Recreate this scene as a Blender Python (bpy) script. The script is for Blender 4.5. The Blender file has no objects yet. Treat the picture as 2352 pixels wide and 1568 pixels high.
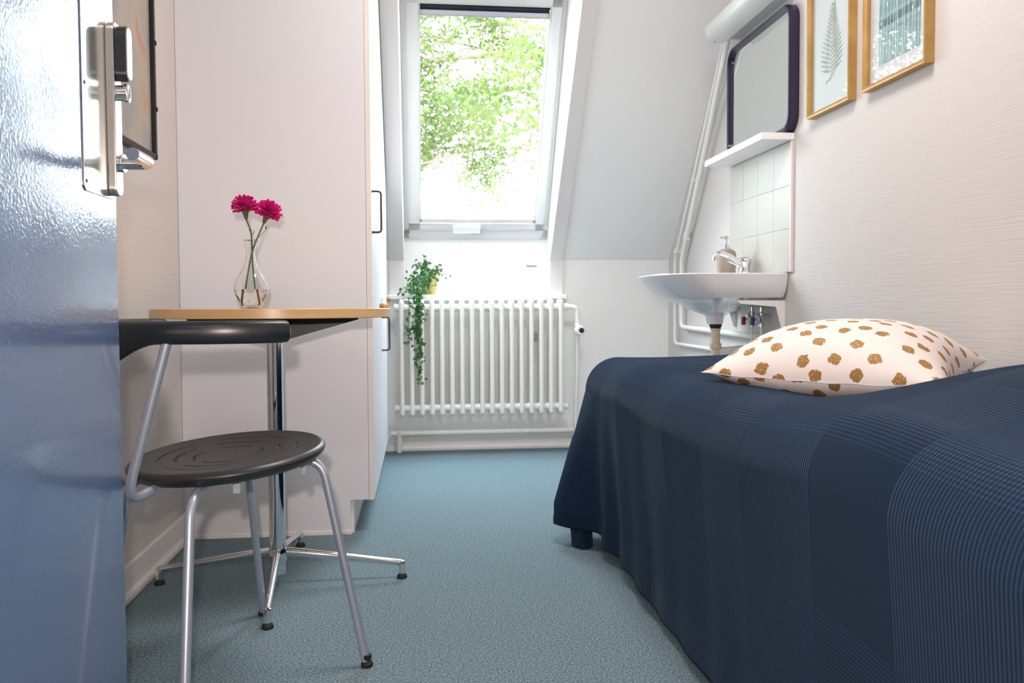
import bpy, bmesh, math, random
from mathutils import Vector, Matrix
random.seed(7)
sc = bpy.context.scene
PI = math.pi
sin, cos, rad = math.sin, math.cos, math.radians

# ------------------------------------------------------------------ camera
cd = bpy.data.cameras.new('camera'); cam = bpy.data.objects.new('camera', cd)
sc.collection.objects.link(cam); sc.camera = cam
cd.sensor_width = 36.0; cd.lens = 36.0 * 1950.0 / 2352.0
cd.clip_start = 0.02; cd.clip_end = 200
R_ = Vector((0.99402756, -0.10904217, -0.0043597)); U_ = Vector((0.00876331, 0.03993792, 0.99916373)); F_ = Vector((0.10877687, 0.9932345, -0.04065496))
mw = Matrix((R_, U_, -F_)).transposed().to_4x4(); mw.translation = Vector((0, 0, 0.742))
cam.matrix_world = mw
cd.dof.use_dof = True; cd.dof.focus_distance = 1.95; cd.dof.aperture_fstop = 8.0

# ------------------------------------------------------------------ world
w = bpy.data.worlds.new('sky'); sc.world = w; w.use_nodes = True
nt = w.node_tree; nt.nodes.clear()
bg = nt.nodes.new('ShaderNodeBackground'); wo = nt.nodes.new('ShaderNodeOutputWorld')
tc = nt.nodes.new('ShaderNodeTexCoord'); sx = nt.nodes.new('ShaderNodeSeparateXYZ'); cr = nt.nodes.new('ShaderNodeValToRGB')
nt.links.new(tc.outputs['Generated'], sx.inputs[0]); nt.links.new(sx.outputs['Z'], cr.inputs[0])
cr.color_ramp.elements[0].position = 0.0; cr.color_ramp.elements[0].color = (0.86, 0.95, 1.0, 1)
cr.color_ramp.elements[1].position = 1.0; cr.color_ramp.elements[1].color = (0.78, 0.91, 1.0, 1)
nt.links.new(cr.outputs[0], bg.inputs[0]); bg.inputs[1].default_value = 28.5
nt.links.new(bg.outputs[0], wo.inputs[0])

# ------------------------------------------------------------------ lights and exposure
def area(name, loc, target, size, power, col, size_y=None):
    l = bpy.data.lights.new(name, 'AREA'); l.energy = power; l.color = col
    l.shape = 'RECTANGLE' if size_y else 'DISK'; l.size = size
    if size_y: l.size_y = size_y
    o = bpy.data.objects.new(name, l); sc.collection.objects.link(o)
    o.location = loc; o.rotation_euler = (Vector(target) - Vector(loc)).to_track_quat('-Z', 'Y').to_euler()
    return o
area('flash_light', (-0.035, 0.0, 0.855), (0.1, 3.0, 0.75), 0.035, 17.0, (1.0, 0.85, 0.77))     # the camera's own flash
area('ceiling_fill', (0.45, 1.95, 2.40), (0.45, 1.95, 0), 0.6, 25.0, (1.0, 0.91, 0.87))         # warm fill added under the ceiling, no lamp seen
area('hall_light', (0.0, -0.7, 2.40), (0, -0.7, 0), 0.4, 12.0, (1.0, 0.88, 0.80))
p = area('window_portal', (0.3, 4.02, 1.70), (0.3, 3.2, 1.17), 0.80, 1.0, (1, 1, 1), 1.35); p.data.cycles.is_portal = True
sc.view_settings.view_transform = 'Standard'; sc.view_settings.look = 'None'
sc.view_settings.gamma = 1.0; sc.view_settings.use_curve_mapping = False
sc.view_settings.exposure = 0.12

# ------------------------------------------------------------------ materials
def nodes(m):
    m.use_nodes = True
    n = m.node_tree; b = n.nodes.get('Principled BSDF'); return n, b
def mat(name, col, rough=0.5, metal=0.0, bump=None, spec=0.5, coat=0.0, var=None, emis=None):
    """bump=(scale,strength,distance); var=(scale, other colour, amount)"""
    m = bpy.data.materials.new(name); n, b = nodes(m)
    b.inputs['Base Color'].default_value = (*col, 1); b.inputs['Roughness'].default_value = rough
    b.inputs['Metallic'].default_value = metal; b.inputs['Specular IOR Level'].default_value = spec
    b.inputs['Coat Weight'].default_value = coat; b.inputs['Coat Roughness'].default_value = 0.08
    t = n.nodes.new('ShaderNodeTexCoord')
    if var:
        nz = n.nodes.new('ShaderNodeTexNoise'); nz.inputs['Scale'].default_value = var[0]; nz.inputs['Detail'].default_value = 5
        n.links.new(t.outputs['Object'], nz.inputs['Vector'])
        mx = n.nodes.new('ShaderNodeMix'); mx.data_type = 'RGBA'
        mr = n.nodes.new('ShaderNodeMapRange'); mr.inputs[1].default_value = 0.35; mr.inputs[2].default_value = 0.65; mr.inputs[4].default_value = var[2]
        n.links.new(nz.outputs['Fac'], mr.inputs[0]); n.links.new(mr.outputs[0], mx.inputs[0])
        mx.inputs[6].default_value = (*col, 1); mx.inputs[7].default_value = (*var[1], 1)
        n.links.new(mx.outputs[2], b.inputs['Base Color'])
    if bump:
        nb = n.nodes.new('ShaderNodeTexNoise'); nb.inputs['Scale'].default_value = bump[0]; nb.inputs['Detail'].default_value = 2
        n.links.new(t.outputs['Object'], nb.inputs['Vector'])
        bp = n.nodes.new('ShaderNodeBump'); bp.inputs['Strength'].default_value = bump[1]; bp.inputs['Distance'].default_value = bump[2]
        n.links.new(nb.outputs['Fac'], bp.inputs['Height']); n.links.new(bp.outputs[0], b.inputs['Normal'])
    return m
def math_node(n, op, a, b=None):
    x = n.nodes.new('ShaderNodeMath'); x.operation = op
    for i, v in enumerate((a, b)):
        if v is None: continue
        if isinstance(v, (int, float)): x.inputs[i].default_value = v
        else: n.links.new(v, x.inputs[i])
    return x.outputs[0]

M = {}
def wallpaper(name, col):
    m = bpy.data.materials.new(name); n, b = nodes(m)
    b.inputs['Base Color'].default_value = (*col, 1); b.inputs['Roughness'].default_value = 0.75; b.inputs['Specular IOR Level'].default_value = 0.25
    t = n.nodes.new('ShaderNodeTexCoord'); mp = n.nodes.new('ShaderNodeMapping'); mp.inputs['Scale'].default_value = (6, 6, 240)
    n.links.new(t.outputs['Object'], mp.inputs[0])
    nz = n.nodes.new('ShaderNodeTexNoise'); nz.inputs['Scale'].default_value = 1.0; nz.inputs['Detail'].default_value = 2
    n.links.new(mp.outputs[0], nz.inputs['Vector'])
    nf = n.nodes.new('ShaderNodeTexNoise'); nf.inputs['Scale'].default_value = 350; n.links.new(t.outputs['Object'], nf.inputs['Vector'])
    s = math_node(n, 'ADD', nz.outputs['Fac'], math_node(n, 'MULTIPLY', nf.outputs['Fac'], 0.25))
    bp = n.nodes.new('ShaderNodeBump'); bp.inputs['Strength'].default_value = 0.35; bp.inputs['Distance'].default_value = 0.002
    n.links.new(s, bp.inputs['Height']); n.links.new(bp.outputs[0], b.inputs['Normal'])
    return m
M['wall'] = wallpaper('ribbed_wallpaper', (0.61, 0.565, 0.54))
M['plaster'] = mat('painted_plaster', (0.88, 0.88, 0.865), 0.55, bump=(60, 0.06, 0.002))
M['bright'] = mat('white_gloss_paint', (0.88, 0.88, 0.88), 0.35, bump=(30, 0.03, 0.002))
M['trim'] = mat('trim_paint', (0.76, 0.72, 0.71), 0.45)
M['base'] = mat('baseboard_paint', (0.78, 0.75, 0.72), 0.4)
M['lam'] = mat('white_laminate', (0.70, 0.697, 0.738), 0.42, bump=(300, 0.04, 0.0005))
M['lamedge'] = mat('laminate_edge', (0.76, 0.70, 0.67), 0.45)
M['rad'] = mat('radiator_enamel', (0.91, 0.90, 0.84), 0.3)
M['pipe'] = mat('pipe_paint', (0.80, 0.80, 0.76), 0.4)
M['pvc'] = mat('cream_plastic', (0.70, 0.60, 0.42), 0.45)
M['ceramic'] = mat('ceramic', (0.78, 0.77, 0.79), 0.12, coat=0.3)
M['tile'] = mat('cream_tile', (0.48, 0.45, 0.41), 0.4, var=(9, (0.48, 0.465, 0.40), 0.6))
M['grout'] = mat('grout', (0.49, 0.46, 0.415), 0.8)
M['frame'] = mat('window_lacquer', (0.63, 0.61, 0.61), 0.35)
M['black'] = mat('black_plastic', (0.012, 0.016, 0.02), 0.32)
M['seatp'] = mat('seat_plastic', (0.020, 0.020, 0.021), 0.36, bump=(500, 0.08, 0.0004))
M['blackst'] = mat('black_steel', (0.008, 0.008, 0.010), 0.45)
M['rubber'] = mat('rubber', (0.012, 0.012, 0.013), 0.7)
M['silver'] = mat('silver_lacquer', (0.42, 0.46, 0.54), 0.36, 0.55)
M['chrome'] = mat('chrome', (0.80, 0.80, 0.80), 0.07, 1.0)
M['steel'] = mat('brushed_steel', (0.72, 0.71, 0.69), 0.22, 1.0)
M['gold'] = mat('gold_frame', (0.46, 0.27, 0.085), 0.36, 0.4, var=(20, (0.58, 0.38, 0.14), 0.7))
M['paper'] = mat('paper', (0.60, 0.60, 0.62), 0.6)
M['mount'] = mat('mount_board', (0.62, 0.58, 0.60), 0.6)
M['navyf'] = mat('navy_plastic', (0.016, 0.012, 0.045), 0.25)
M['mirror'] = mat('mirror', (0.82, 0.86, 0.84), 0.01, 1.0)
M['taupe'] = mat('taupe_plastic', (0.33, 0.26, 0.21), 0.45)
M['iron'] = mat('dark_iron', (0.06, 0.055, 0.04), 0.4, 0.6)
M['red'] = mat('red_plastic', (0.35, 0.01, 0.02), 0.4)
M['blue'] = mat('blue_plastic', (0.02, 0.06, 0.28), 0.4)
M['clear'] = mat('frosted_plastic', (0.42, 0.45, 0.46), 0.3)
M['blind'] = mat('blind_fabric', (0.012, 0.016, 0.035), 0.7)
M['blindbar'] = mat('blind_bar', (0.50, 0.49, 0.52), 0.4)
M['greyp'] = mat('grey_plastic', (0.25, 0.24, 0.19), 0.5)
M['pot'] = mat('yellow_pot', (0.62, 0.50, 0.16), 0.4)
M['stem'] = mat('green_stem', (0.10, 0.17, 0.04), 0.5)
M['bark'] = mat('bark', (0.10, 0.085, 0.05), 0.9, bump=(30, 0.5, 0.01))
M['mattress'] = mat('mattress_cloth', (0.55, 0.55, 0.55), 0.9)
M['calyx'] = mat('calyx', (0.09, 0.14, 0.05), 0.55)
M['ground'] = mat('ground_green', (0.14, 0.2, 0.07), 0.9, var=(0.5, (0.2, 0.2, 0.14), 1))
M['hallw'] = mat('hall_paint', (0.60, 0.57, 0.55), 0.6)
M['blank'] = mat('peg_wood', (0.62, 0.44, 0.24), 0.5)
M['pegend'] = mat('peg_brown', (0.42, 0.19, 0.08), 0.5)

# blue door with an orange-peel gloss lacquer
m = M['door'] = mat('blue_door_lacquer', (0.085, 0.130, 0.250), 0.17, spec=0.8, coat=0.5)
n, b = nodes(m); t = n.nodes.new('ShaderNodeTexCoord')
v1 = n.nodes.new('ShaderNodeTexNoise'); v1.inputs['Scale'].default_value = 230; v1.inputs['Detail'].default_value = 1.5
v2 = n.nodes.new('ShaderNodeTexNoise'); v2.inputs['Scale'].default_value = 5
n.links.new(t.outputs['Object'], v1.inputs[0]); n.links.new(t.outputs['Object'], v2.inputs[0])
bp = n.nodes.new('ShaderNodeBump'); bp.inputs['Strength'].default_value = 0.55; bp.inputs['Distance'].default_value = 0.0008
n.links.new(math_node(n, 'ADD', v1.outputs['Fac'], math_node(n, 'MULTIPLY', v2.outputs['Fac'], 3.0)), bp.inputs['Height'])
n.links.new(bp.outputs[0], b.inputs['Normal'])

# carpet: short loop pile flecked blue-grey
m = M['carpet'] = bpy.data.materials.new('carpet'); n, b = nodes(m)
t = n.nodes.new('ShaderNodeTexCoord')
a1 = n.nodes.new('ShaderNodeTexNoise'); a1.inputs['Scale'].default_value = 230; a1.inputs['Detail'].default_value = 3
a2 = n.nodes.new('ShaderNodeTexNoise'); a2.inputs['Scale'].default_value = 620; a2.inputs['Detail'].default_value = 2
a3 = n.nodes.new('ShaderNodeTexNoise'); a3.inputs['Scale'].default_value = 3
for a in (a1, a2, a3): n.links.new(t.outputs['Object'], a.inputs['Vector'])
h = math_node(n, 'ADD', math_node(n, 'MULTIPLY', a1.outputs['Fac'], 0.6), math_node(n, 'MULTIPLY', a2.outputs['Fac'], 0.4))
rp = n.nodes.new('ShaderNodeValToRGB'); n.links.new(h, rp.inputs[0])
rp.color_ramp.elements[0].position = 0.40; rp.color_ramp.elements[0].color = (0.052, 0.090, 0.110, 1)
rp.color_ramp.elements[1].position = 0.60; rp.color_ramp.elements[1].color = (0.26, 0.345, 0.382, 1)
n.links.new(rp.outputs[0], b.inputs['Base Color']); b.inputs['Roughness'].default_value = 0.95; b.inputs['Specular IOR Level'].default_value = 0.1
bp = n.nodes.new('ShaderNodeBump'); bp.inputs['Strength'].default_value = 0.5; bp.inputs['Distance'].default_value = 0.002
n.links.new(h, bp.inputs['Height']); n.links.new(bp.outputs[0], b.inputs['Normal'])

# beech veneer
m = M['wood'] = bpy.data.materials.new('beech_veneer'); n, b = nodes(m)
t = n.nodes.new('ShaderNodeTexCoord'); mp = n.nodes.new('ShaderNodeMapping'); mp.inputs['Scale'].default_value = (2, 40, 60)
n.links.new(t.outputs['Object'], mp.inputs[0]); nz = n.nodes.new('ShaderNodeTexNoise'); nz.inputs['Scale'].default_value = 1.5; nz.inputs['Detail'].default_value = 6
n.links.new(mp.outputs[0], nz.inputs[0]); rp = n.nodes.new('ShaderNodeValToRGB'); n.links.new(nz.outputs['Fac'], rp.inputs[0])
rp.color_ramp.elements[0].color = (0.55, 0.33, 0.14, 1); rp.color_ramp.elements[1].color = (0.68, 0.46, 0.23, 1)
n.links.new(rp.outputs[0], b.inputs['Base Color']); b.inputs['Roughness'].default_value = 0.32

# glass
def glass(name, tint=(1, 1, 1), rough=0.0):
    m = bpy.data.materials.new(name); n, b = nodes(m)
    b.inputs['Base Color'].default_value = (*tint, 1); b.inputs['Transmission Weight'].default_value = 1.0
    b.inputs['Roughness'].default_value = rough; b.inputs['IOR'].default_value = 1.45
    return m
def pane_glass(name, refl=1.0):
    m = bpy.data.materials.new(name); n, b = nodes(m); n.nodes.remove(b)
    out = n.nodes['Material Output']; tr = n.nodes.new('ShaderNodeBsdfTransparent'); gl = n.nodes.new('ShaderNodeBsdfGlossy')
    gl.inputs['Roughness'].default_value = 0.01; lw = n.nodes.new('ShaderNodeLayerWeight'); lw.inputs[0].default_value = 0.5
    fr = math_node(n, 'ADD', math_node(n, 'MULTIPLY', math_node(n, 'POWER', lw.outputs['Facing'], 5.0), 0.5), 0.022)
    tr.inputs[0].default_value = (0.97, 0.985, 0.98, 1)
    mx = n.nodes.new('ShaderNodeMixShader'); n.links.new(math_node(n, 'MULTIPLY', fr, refl), mx.inputs[0])
    n.links.new(tr.outputs[0], mx.inputs[1]); n.links.new(gl.outputs[0], mx.inputs[2]); n.links.new(mx.outputs[0], out.inputs[0])
    return m
M['glass'] = glass('vase_glass', (0.98, 0.985, 0.98)); M['water'] = glass('water', (1.0, 0.95, 0.93)); M['pane'] = pane_glass('window_glass')
M['picglass'] = pane_glass('picture_glass')

# leaves
def leafmat(name, c1, c2, trans):
    m = bpy.data.materials.new(name); n, b = nodes(m)
    t = n.nodes.new('ShaderNodeTexCoord'); nz = n.nodes.new('ShaderNodeTexNoise'); nz.inputs['Scale'].default_value = 3.0 if trans > 0.5 else 40
    n.links.new(t.outputs['Object'], nz.inputs[0]); rp = n.nodes.new('ShaderNodeValToRGB'); n.links.new(nz.outputs['Fac'], rp.inputs[0])
    rp.color_ramp.elements[0].position = 0.35; rp.color_ramp.elements[0].color = (*c1, 1); rp.color_ramp.elements[1].position = 0.65; rp.color_ramp.elements[1].color = (*c2, 1)
    n.links.new(rp.outputs[0], b.inputs['Base Color']); b.inputs['Roughness'].default_value = 0.5; b.inputs['Specular IOR Level'].default_value = 0.2
    out = n.nodes['Material Output']; tl = n.nodes.new('ShaderNodeBsdfTranslucent'); n.links.new(rp.outputs[0], tl.inputs[0])
    mx = n.nodes.new('ShaderNodeMixShader'); mx.inputs[0].default_value = min(trans, 0.5)
    n.links.new(b.outputs[0], mx.inputs[1]); n.links.new(tl.outputs[0], mx.inputs[2]); n.links.new(mx.outputs[0], out.inputs[0])
    return m
M['leaf'] = leafmat('ivy_leaf', (0.04, 0.13, 0.045), (0.12, 0.25, 0.09), 0.3)
M['treeleaf'] = leafmat('tree_leaf', (0.040, 0.064, 0.016), (0.070, 0.088, 0.022), 0.9)
m = M['petal'] = leafmat('petal', (0.62, 0.012, 0.20), (0.78, 0.035, 0.30), 0.2)

# woven bedspread: plain squares between bands of raised ribs (UV in metres)
m = M['spread'] = bpy.data.materials.new('navy_waffle_weave'); n, b = nodes(m)
uv = n.nodes.new('ShaderNodeUVMap'); sx = n.nodes.new('ShaderNodeSeparateXYZ'); n.links.new(uv.outputs[0], sx.inputs[0])
U, V = sx.outputs[0], sx.outputs[1]
def band(c, period, duty, off):
    fr = math_node(n, 'FRACT', math_node(n, 'ADD', math_node(n, 'DIVIDE', c, period), off))
    return math_node(n, 'LESS_THAN', fr, duty)
def ribs(c, pitch):
    return math_node(n, 'ADD', math_node(n, 'MULTIPLY', math_node(n, 'SINE', math_node(n, 'MULTIPLY', c, 2 * PI / pitch)), 0.5), 0.5)
bu, bv = band(U, 0.44, 0.57, 0.4545), band(V, 0.44, 0.482, 0.2705)
hu = math_node(n, 'MULTIPLY', ribs(U, 0.0062), bu); hv = math_node(n, 'MULTIPLY', ribs(V, 0.0062), bv)
hh = math_node(n, 'ADD', hu, hv)
fz = n.nodes.new('ShaderNodeTexNoise'); fz.inputs['Scale'].default_value = 900; tcc = n.nodes.new('ShaderNodeTexCoord'); n.links.new(tcc.outputs['Object'], fz.inputs[0])
hh2 = math_node(n, 'ADD', hh, math_node(n, 'MULTIPLY', fz.outputs['Fac'], 0.35))
bp = n.nodes.new('ShaderNodeBump'); bp.inputs['Strength'].default_value = 0.68; bp.inputs['Distance'].default_value = 0.0014
n.links.new(hh2, bp.inputs['Height']); n.links.new(bp.outputs[0], b.inputs['Normal'])
rp = n.nodes.new('ShaderNodeValToRGB'); n.links.new(math_node(n, 'MULTIPLY', hh2, 0.6), rp.inputs[0])
rp.color_ramp.elements[0].color = (0.0045, 0.0125, 0.031, 1); rp.color_ramp.elements[1].color = (0.010, 0.024, 0.053, 1)
n.links.new(rp.outputs[0], b.inputs['Base Color']); b.inputs['Roughness'].default_value = 0.9; b.inputs['Specular IOR Level'].default_value = 0.04
b.inputs['Sheen Weight'].default_value = 0.12; b.inputs['Sheen Roughness'].default_value = 0.5; b.inputs['Sheen Tint'].default_value = (0.45, 0.62, 0.85, 1)

# cushion: white cotton with brushed gold dots (UV in metres)
m = M['cushion'] = bpy.data.materials.new('gold_dotted_cotton'); n, b = nodes(m)
uv = n.nodes.new('ShaderNodeUVMap'); mp = n.nodes.new('ShaderNodeMapping'); mp.inputs['Rotation'].default_value = (0, 0, rad(38)); mp.inputs['Scale'].default_value = (17.2, 17.2, 1)
n.links.new(uv.outputs[0], mp.inputs[0])
nz = n.nodes.new('ShaderNodeTexNoise'); nz.inputs['Scale'].default_value = 5; nz.inputs['Detail'].default_value = 5; n.links.new(mp.outputs[0], nz.inputs[0])
vo = n.nodes.new('ShaderNodeTexVoronoi'); vo.voronoi_dimensions = '2D'; vo.inputs['Scale'].default_value = 1; vo.inputs['Randomness'].default_value = 0.36; n.links.new(mp.outputs[0], vo.inputs[0])
dd = math_node(n, 'ADD', vo.outputs['Distance'], math_node(n, 'MULTIPLY', math_node(n, 'SUBTRACT', nz.outputs['Fac'], 0.5), 0.30))
dot = math_node(n, 'LESS_THAN', dd, 0.235)
sp = n.nodes.new('ShaderNodeTexNoise'); sp.inputs['Scale'].default_value = 14; sp.inputs['Detail'].default_value = 3; n.links.new(mp.outputs[0], sp.inputs[0])
sf = math_node(n, 'GREATER_THAN', sp.outputs['Fac'], 0.62)
gm = n.nodes.new('ShaderNodeMix'); gm.data_type = 'RGBA'; n.links.new(sf, gm.inputs[0]); gm.inputs[6].default_value = (0.36, 0.19, 0.055, 1); gm.inputs[7].default_value = (0.70, 0.55, 0.38, 1)
mx = n.nodes.new('ShaderNodeMix'); mx.data_type = 'RGBA'; n.links.new(dot, mx.inputs[0]); mx.inputs[6].default_value = (0.80, 0.71, 0.67, 1); n.links.new(gm.outputs[2], mx.inputs[7])
n.links.new(mx.outputs[2], b.inputs['Base Color']); b.inputs['Roughness'].default_value = 0.7
n.links.new(math_node(n, 'MULTIPLY', dot, 0.35), b.inputs['Metallic'])

# abstract poster
m = M['poster'] = bpy.data.materials.new('abstract_poster'); n, b = nodes(m)
t = n.nodes.new('ShaderNodeTexCoord'); mp = n.nodes.new('ShaderNodeMapping'); mp.inputs['Scale'].default_value = (1, 5, 3)
n.links.new(t.outputs['Object'], mp.inputs[0]); nz = n.nodes.new('ShaderNodeTexNoise'); nz.inputs['Scale'].default_value = 1.3; nz.inputs['Detail'].default_value = 4; nz.inputs['Distortion'].default_value = 1.2
n.links.new(mp.outputs[0], nz.inputs[0]); rp = n.nodes.new('ShaderNodeValToRGB'); n.links.new(nz.outputs['Fac'], rp.inputs[0])
e = rp.color_ramp.elements; e[0].position = 0.3; e[0].color = (0.33, 0.29, 0.31, 1); e[1].position = 0.72; e[1].color = (0.60, 0.22, 0.14, 1)
e.new(0.45).color = (0.38, 0.34, 0.33, 1); e.new(0.58).color = (0.52, 0.40, 0.29, 1); e.new(0.66).color = (0.52, 0.35, 0.25, 1)
n.links.new(rp.outputs[0], b.inputs['Base Color']); b.inputs['Roughness'].default_value = 0.45

# teal print
m = M['teal'] = bpy.data.materials.new('teal_print'); n, b = nodes(m)
t = n.nodes.new('ShaderNodeTexCoord'); mp = n.nodes.new('ShaderNodeMapping'); mp.inputs['Scale'].default_value = (1, 90, 4)
n.links.new(t.outputs['Object'], mp.inputs[0]); nz = n.nodes.new('ShaderNodeTexNoise'); nz.inputs['Scale'].default_value = 1.5; nz.inputs['Detail'].default_value = 3
n.links.new(mp.outputs[0], nz.inputs[0]); rp = n.nodes.new('ShaderNodeValToRGB'); n.links.new(nz.outputs['Fac'], rp.inputs[0])
e = rp.color_ramp.elements; e[0].position = 0.3; e[0].color = (0.13, 0.21, 0.26, 1); e[1].position = 0.75; e[1].color = (0.36, 0.48, 0.49, 1)
n.links.new(rp.outputs[0], b.inputs['Base Color']); b.inputs['Roughness'].default_value = 0.5
M['tealdark'] = mat('teal_band', (0.05, 0.13, 0.16), 0.5)
M['tealmid'] = mat('teal_band_mid', (0.16, 0.27, 0.31), 0.5)
M['grassink'] = mat('pale_grass_ink', (0.72, 0.74, 0.68), 0.5)
M['fernink'] = mat('fern_ink', (0.24, 0.28, 0.22), 0.6, var=(60, (0.42, 0.44, 0.38), 1))

# ------------------------------------------------------------------ mesh helpers
ORG = {}
class B:
    """collects shapes; build() links them as one mesh object"""
    def __init__(s): s.v = []; s.f = []; s.uv = {}; s.sm = []
    def add(s, vs, fs, smooth=False, uvs=None):
        o = len(s.v); s.v += [Vector(v) for v in vs]
        for i, f in enumerate(fs):
            s.f.append([o + k for k in f]); s.sm.append(smooth)
            if uvs: s.uv[len(s.f) - 1] = [uvs[k] for k in f]
        return s
    def bm(s, bm, smooth=False):
        bm.verts.index_update(); vs = [v.co.copy() for v in bm.verts]; fs = [[v.index for v in f.verts] for f in bm.faces]
        bm.free(); return s.add(vs, fs, smooth)
    def box(s, a, b, bev=0.0, seg=2, smooth=False):
        bm = bmesh.new(); bmesh.ops.create_cube(bm, size=1)
        c = [(a[i] + b[i]) / 2 for i in range(3)]; d = [abs(b[i] - a[i]) for i in range(3)]
        for v in bm.verts: v.co = Vector((c[0] + v.co.x * d[0], c[1] + v.co.y * d[1], c[2] + v.co.z * d[2]))
        if bev: bmesh.ops.bevel(bm, geom=bm.edges[:], offset=bev, segments=seg, profile=0.5, affect='EDGES')
        return s.bm(bm, smooth)
    def prism(s, poly, axis, lo, hi, bev=0.0, seg=2, smooth=False):
        """poly: 2-D outline in the plane of the other two axes (in xyz order), extruded along axis"""
        def P(u, v, w): return {'x': (w, u, v), 'y': (u, w, v), 'z': (u, v, w)}[axis]
        bm = bmesh.new(); lo_ = [bm.verts.new(P(u, v, lo)) for u, v in poly]; hi_ = [bm.verts.new(P(u, v, hi)) for u, v in poly]
        bm.faces.new(lo_); bm.faces.new(hi_); k = len(poly)
        for i in range(k): bm.faces.new((lo_[i], lo_[(i + 1) % k], hi_[(i + 1) % k], hi_[i]))
        bmesh.ops.recalc_face_normals(bm, faces=bm.faces[:])
        if bev: bmesh.ops.bevel(bm, geom=bm.edges[:], offset=bev, segments=seg, profile=0.5, affect='EDGES')
        return s.bm(bm, smooth)
    def lathe(s, prof, c=(0, 0, 0), n=32, axis='z', caps=True):
        """prof: (radius, height) list, bottom to top"""
        vs = []; fs = []
        for r, h in prof:
            for k in range(n):
                a = 2 * PI * k / n; x, y = r * cos(a), r * sin(a)
                q = {'z': (x, y, h), 'x': (h, x, y), 'y': (y, h, x)}[axis]
                vs.append((c[0] + q[0], c[1] + q[1], c[2] + q[2]))
        for i in range(len(prof) - 1):
            for k in range(n):
                k2 = (k + 1) % n; fs.append([i * n + k, i * n + k2, (i + 1) * n + k2, (i + 1) * n + k])
        if caps:
            if prof[0][0] > 1e-5: fs.append(list(range(n))[::-1])
            if prof[-1][0] > 1e-5: fs.append([(len(prof) - 1) * n + k for k in range(n)])
        return s.add(vs, fs, True)
    def tube(s, pts, r, n=12, caps=True, flat=None):
        """r: a number or one radius per point; flat=(a,b) scales the section's two axes"""
        pts = [Vector(p) for p in pts]; m = len(pts); rs = [r] * m if isinstance(r, (int, float)) else r
        fa, fb = flat or (1, 1); vs = []; fs = []; up = None
        for i, p in enumerate(pts):
            t = (pts[min(i + 1, m - 1)] - pts[max(i - 1, 0)]).normalized()
            if up is None:
                up = Vector((0, 0, 1)) if abs(t.z) < 0.9 else Vector((1, 0, 0))
            a = (up - t * up.dot(t)).normalized(); up = a; c = t.cross(a)
            for k in range(n):
                g = 2 * PI * k / n; vs.append(p + (a * cos(g) * fa + c * sin(g) * fb) * rs[i])
        for i in range(m - 1):
            for k in range(n):
                k2 = (k + 1) % n; fs.append([i * n + k, i * n + k2, (i + 1) * n + k2, (i + 1) * n + k])
        if caps: fs.append(list(range(n))[::-1]); fs.append([(m - 1) * n + k for k in range(n)])
        return s.add(vs, fs, True)
    def build(s, name, m, parent=None, props=None, merge=False, origin=None):
        org = ORG[parent.name] if parent is not None else (Vector(origin) if origin else Vector((0, 0, 0)))
        me = bpy.data.meshes.new(name)
        me.from_pydata([v - org for v in s.v], [], s.f)
        me.polygons.foreach_set('use_smooth', s.sm)
        if s.uv:
            ul = me.uv_layers.new(name='UVMap')
            for i, pl in enumerate(me.polygons):
                if i in s.uv:
                    for k, li in enumerate(pl.loop_indices): ul.data[li].uv = s.uv[i][k]
        me.materials.append(m)
        bm = bmesh.new(); bm.from_mesh(me)
        if merge: bmesh.ops.remove_doubles(bm, verts=bm.verts[:], dist=1e-5)
        bmesh.ops.recalc_face_normals(bm, faces=bm.faces[:]); bm.to_mesh(me); bm.free()
        o = bpy.data.objects.new(name, me); sc.collection.objects.link(o)
        if any(s.sm) and not all(s.sm):
            pass
        if parent is not None: o.parent = parent
        else: o.location = org
        ORG[o.name] = org
        if props: setp(o, **props)
        return o
def setp(o, label=None, cat=None, group=None, kind=None):
    if label: o['label'] = label
    if cat: o['category'] = cat
    if group: o['group'] = group
    if kind: o['kind'] = kind
    return o
def thing(name, loc, label=None, cat=None, group=None, kind=None):
    o = bpy.data.objects.new(name, None); sc.collection.objects.link(o); o.location = loc; o.empty_display_size = 0.05
    ORG[o.name] = Vector(loc); return setp(o, label, cat, group, kind)
def fillet(pts, r, n=6):
    pts = [Vector(p) for p in pts]; out = [pts[0]]
    for i in range(1, len(pts) - 1):
        a, b_, c = pts[i - 1], pts[i], pts[i + 1]; d1 = (a - b_); d2 = (c - b_)
        q = min(r, d1.length * 0.49, d2.length * 0.49); p1 = b_ + d1.normalized() * q; p2 = b_ + d2.normalized() * q
        for k in range(n + 1):
            t = k / n; out.append(p1 * (1 - t) ** 2 + b_ * 2 * t * (1 - t) + p2 * t * t)
    out.append(pts[-1]); return out
def rrect(x0, y0, x1, y1, r, n=5):
    o = []
    for cx, cy, a0 in ((x1 - r, y1 - r, 0), (x0 + r, y1 - r, 90), (x0 + r, y0 + r, 180), (x1 - r, y0 + r, 270)):
        for k in range(n + 1):
            a = rad(a0 + 90 * k / n); o.append((cx + r * cos(a), cy + r * sin(a)))
    return o
def dup_mesh(o, parent, off):
    c = o.copy(); sc.collection.objects.link(c); c.parent = parent; c.location = Vector(o.location) + Vector(off); ORG[c.name] = ORG[o.name]; return c
ST = dict(kind='structure')

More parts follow.
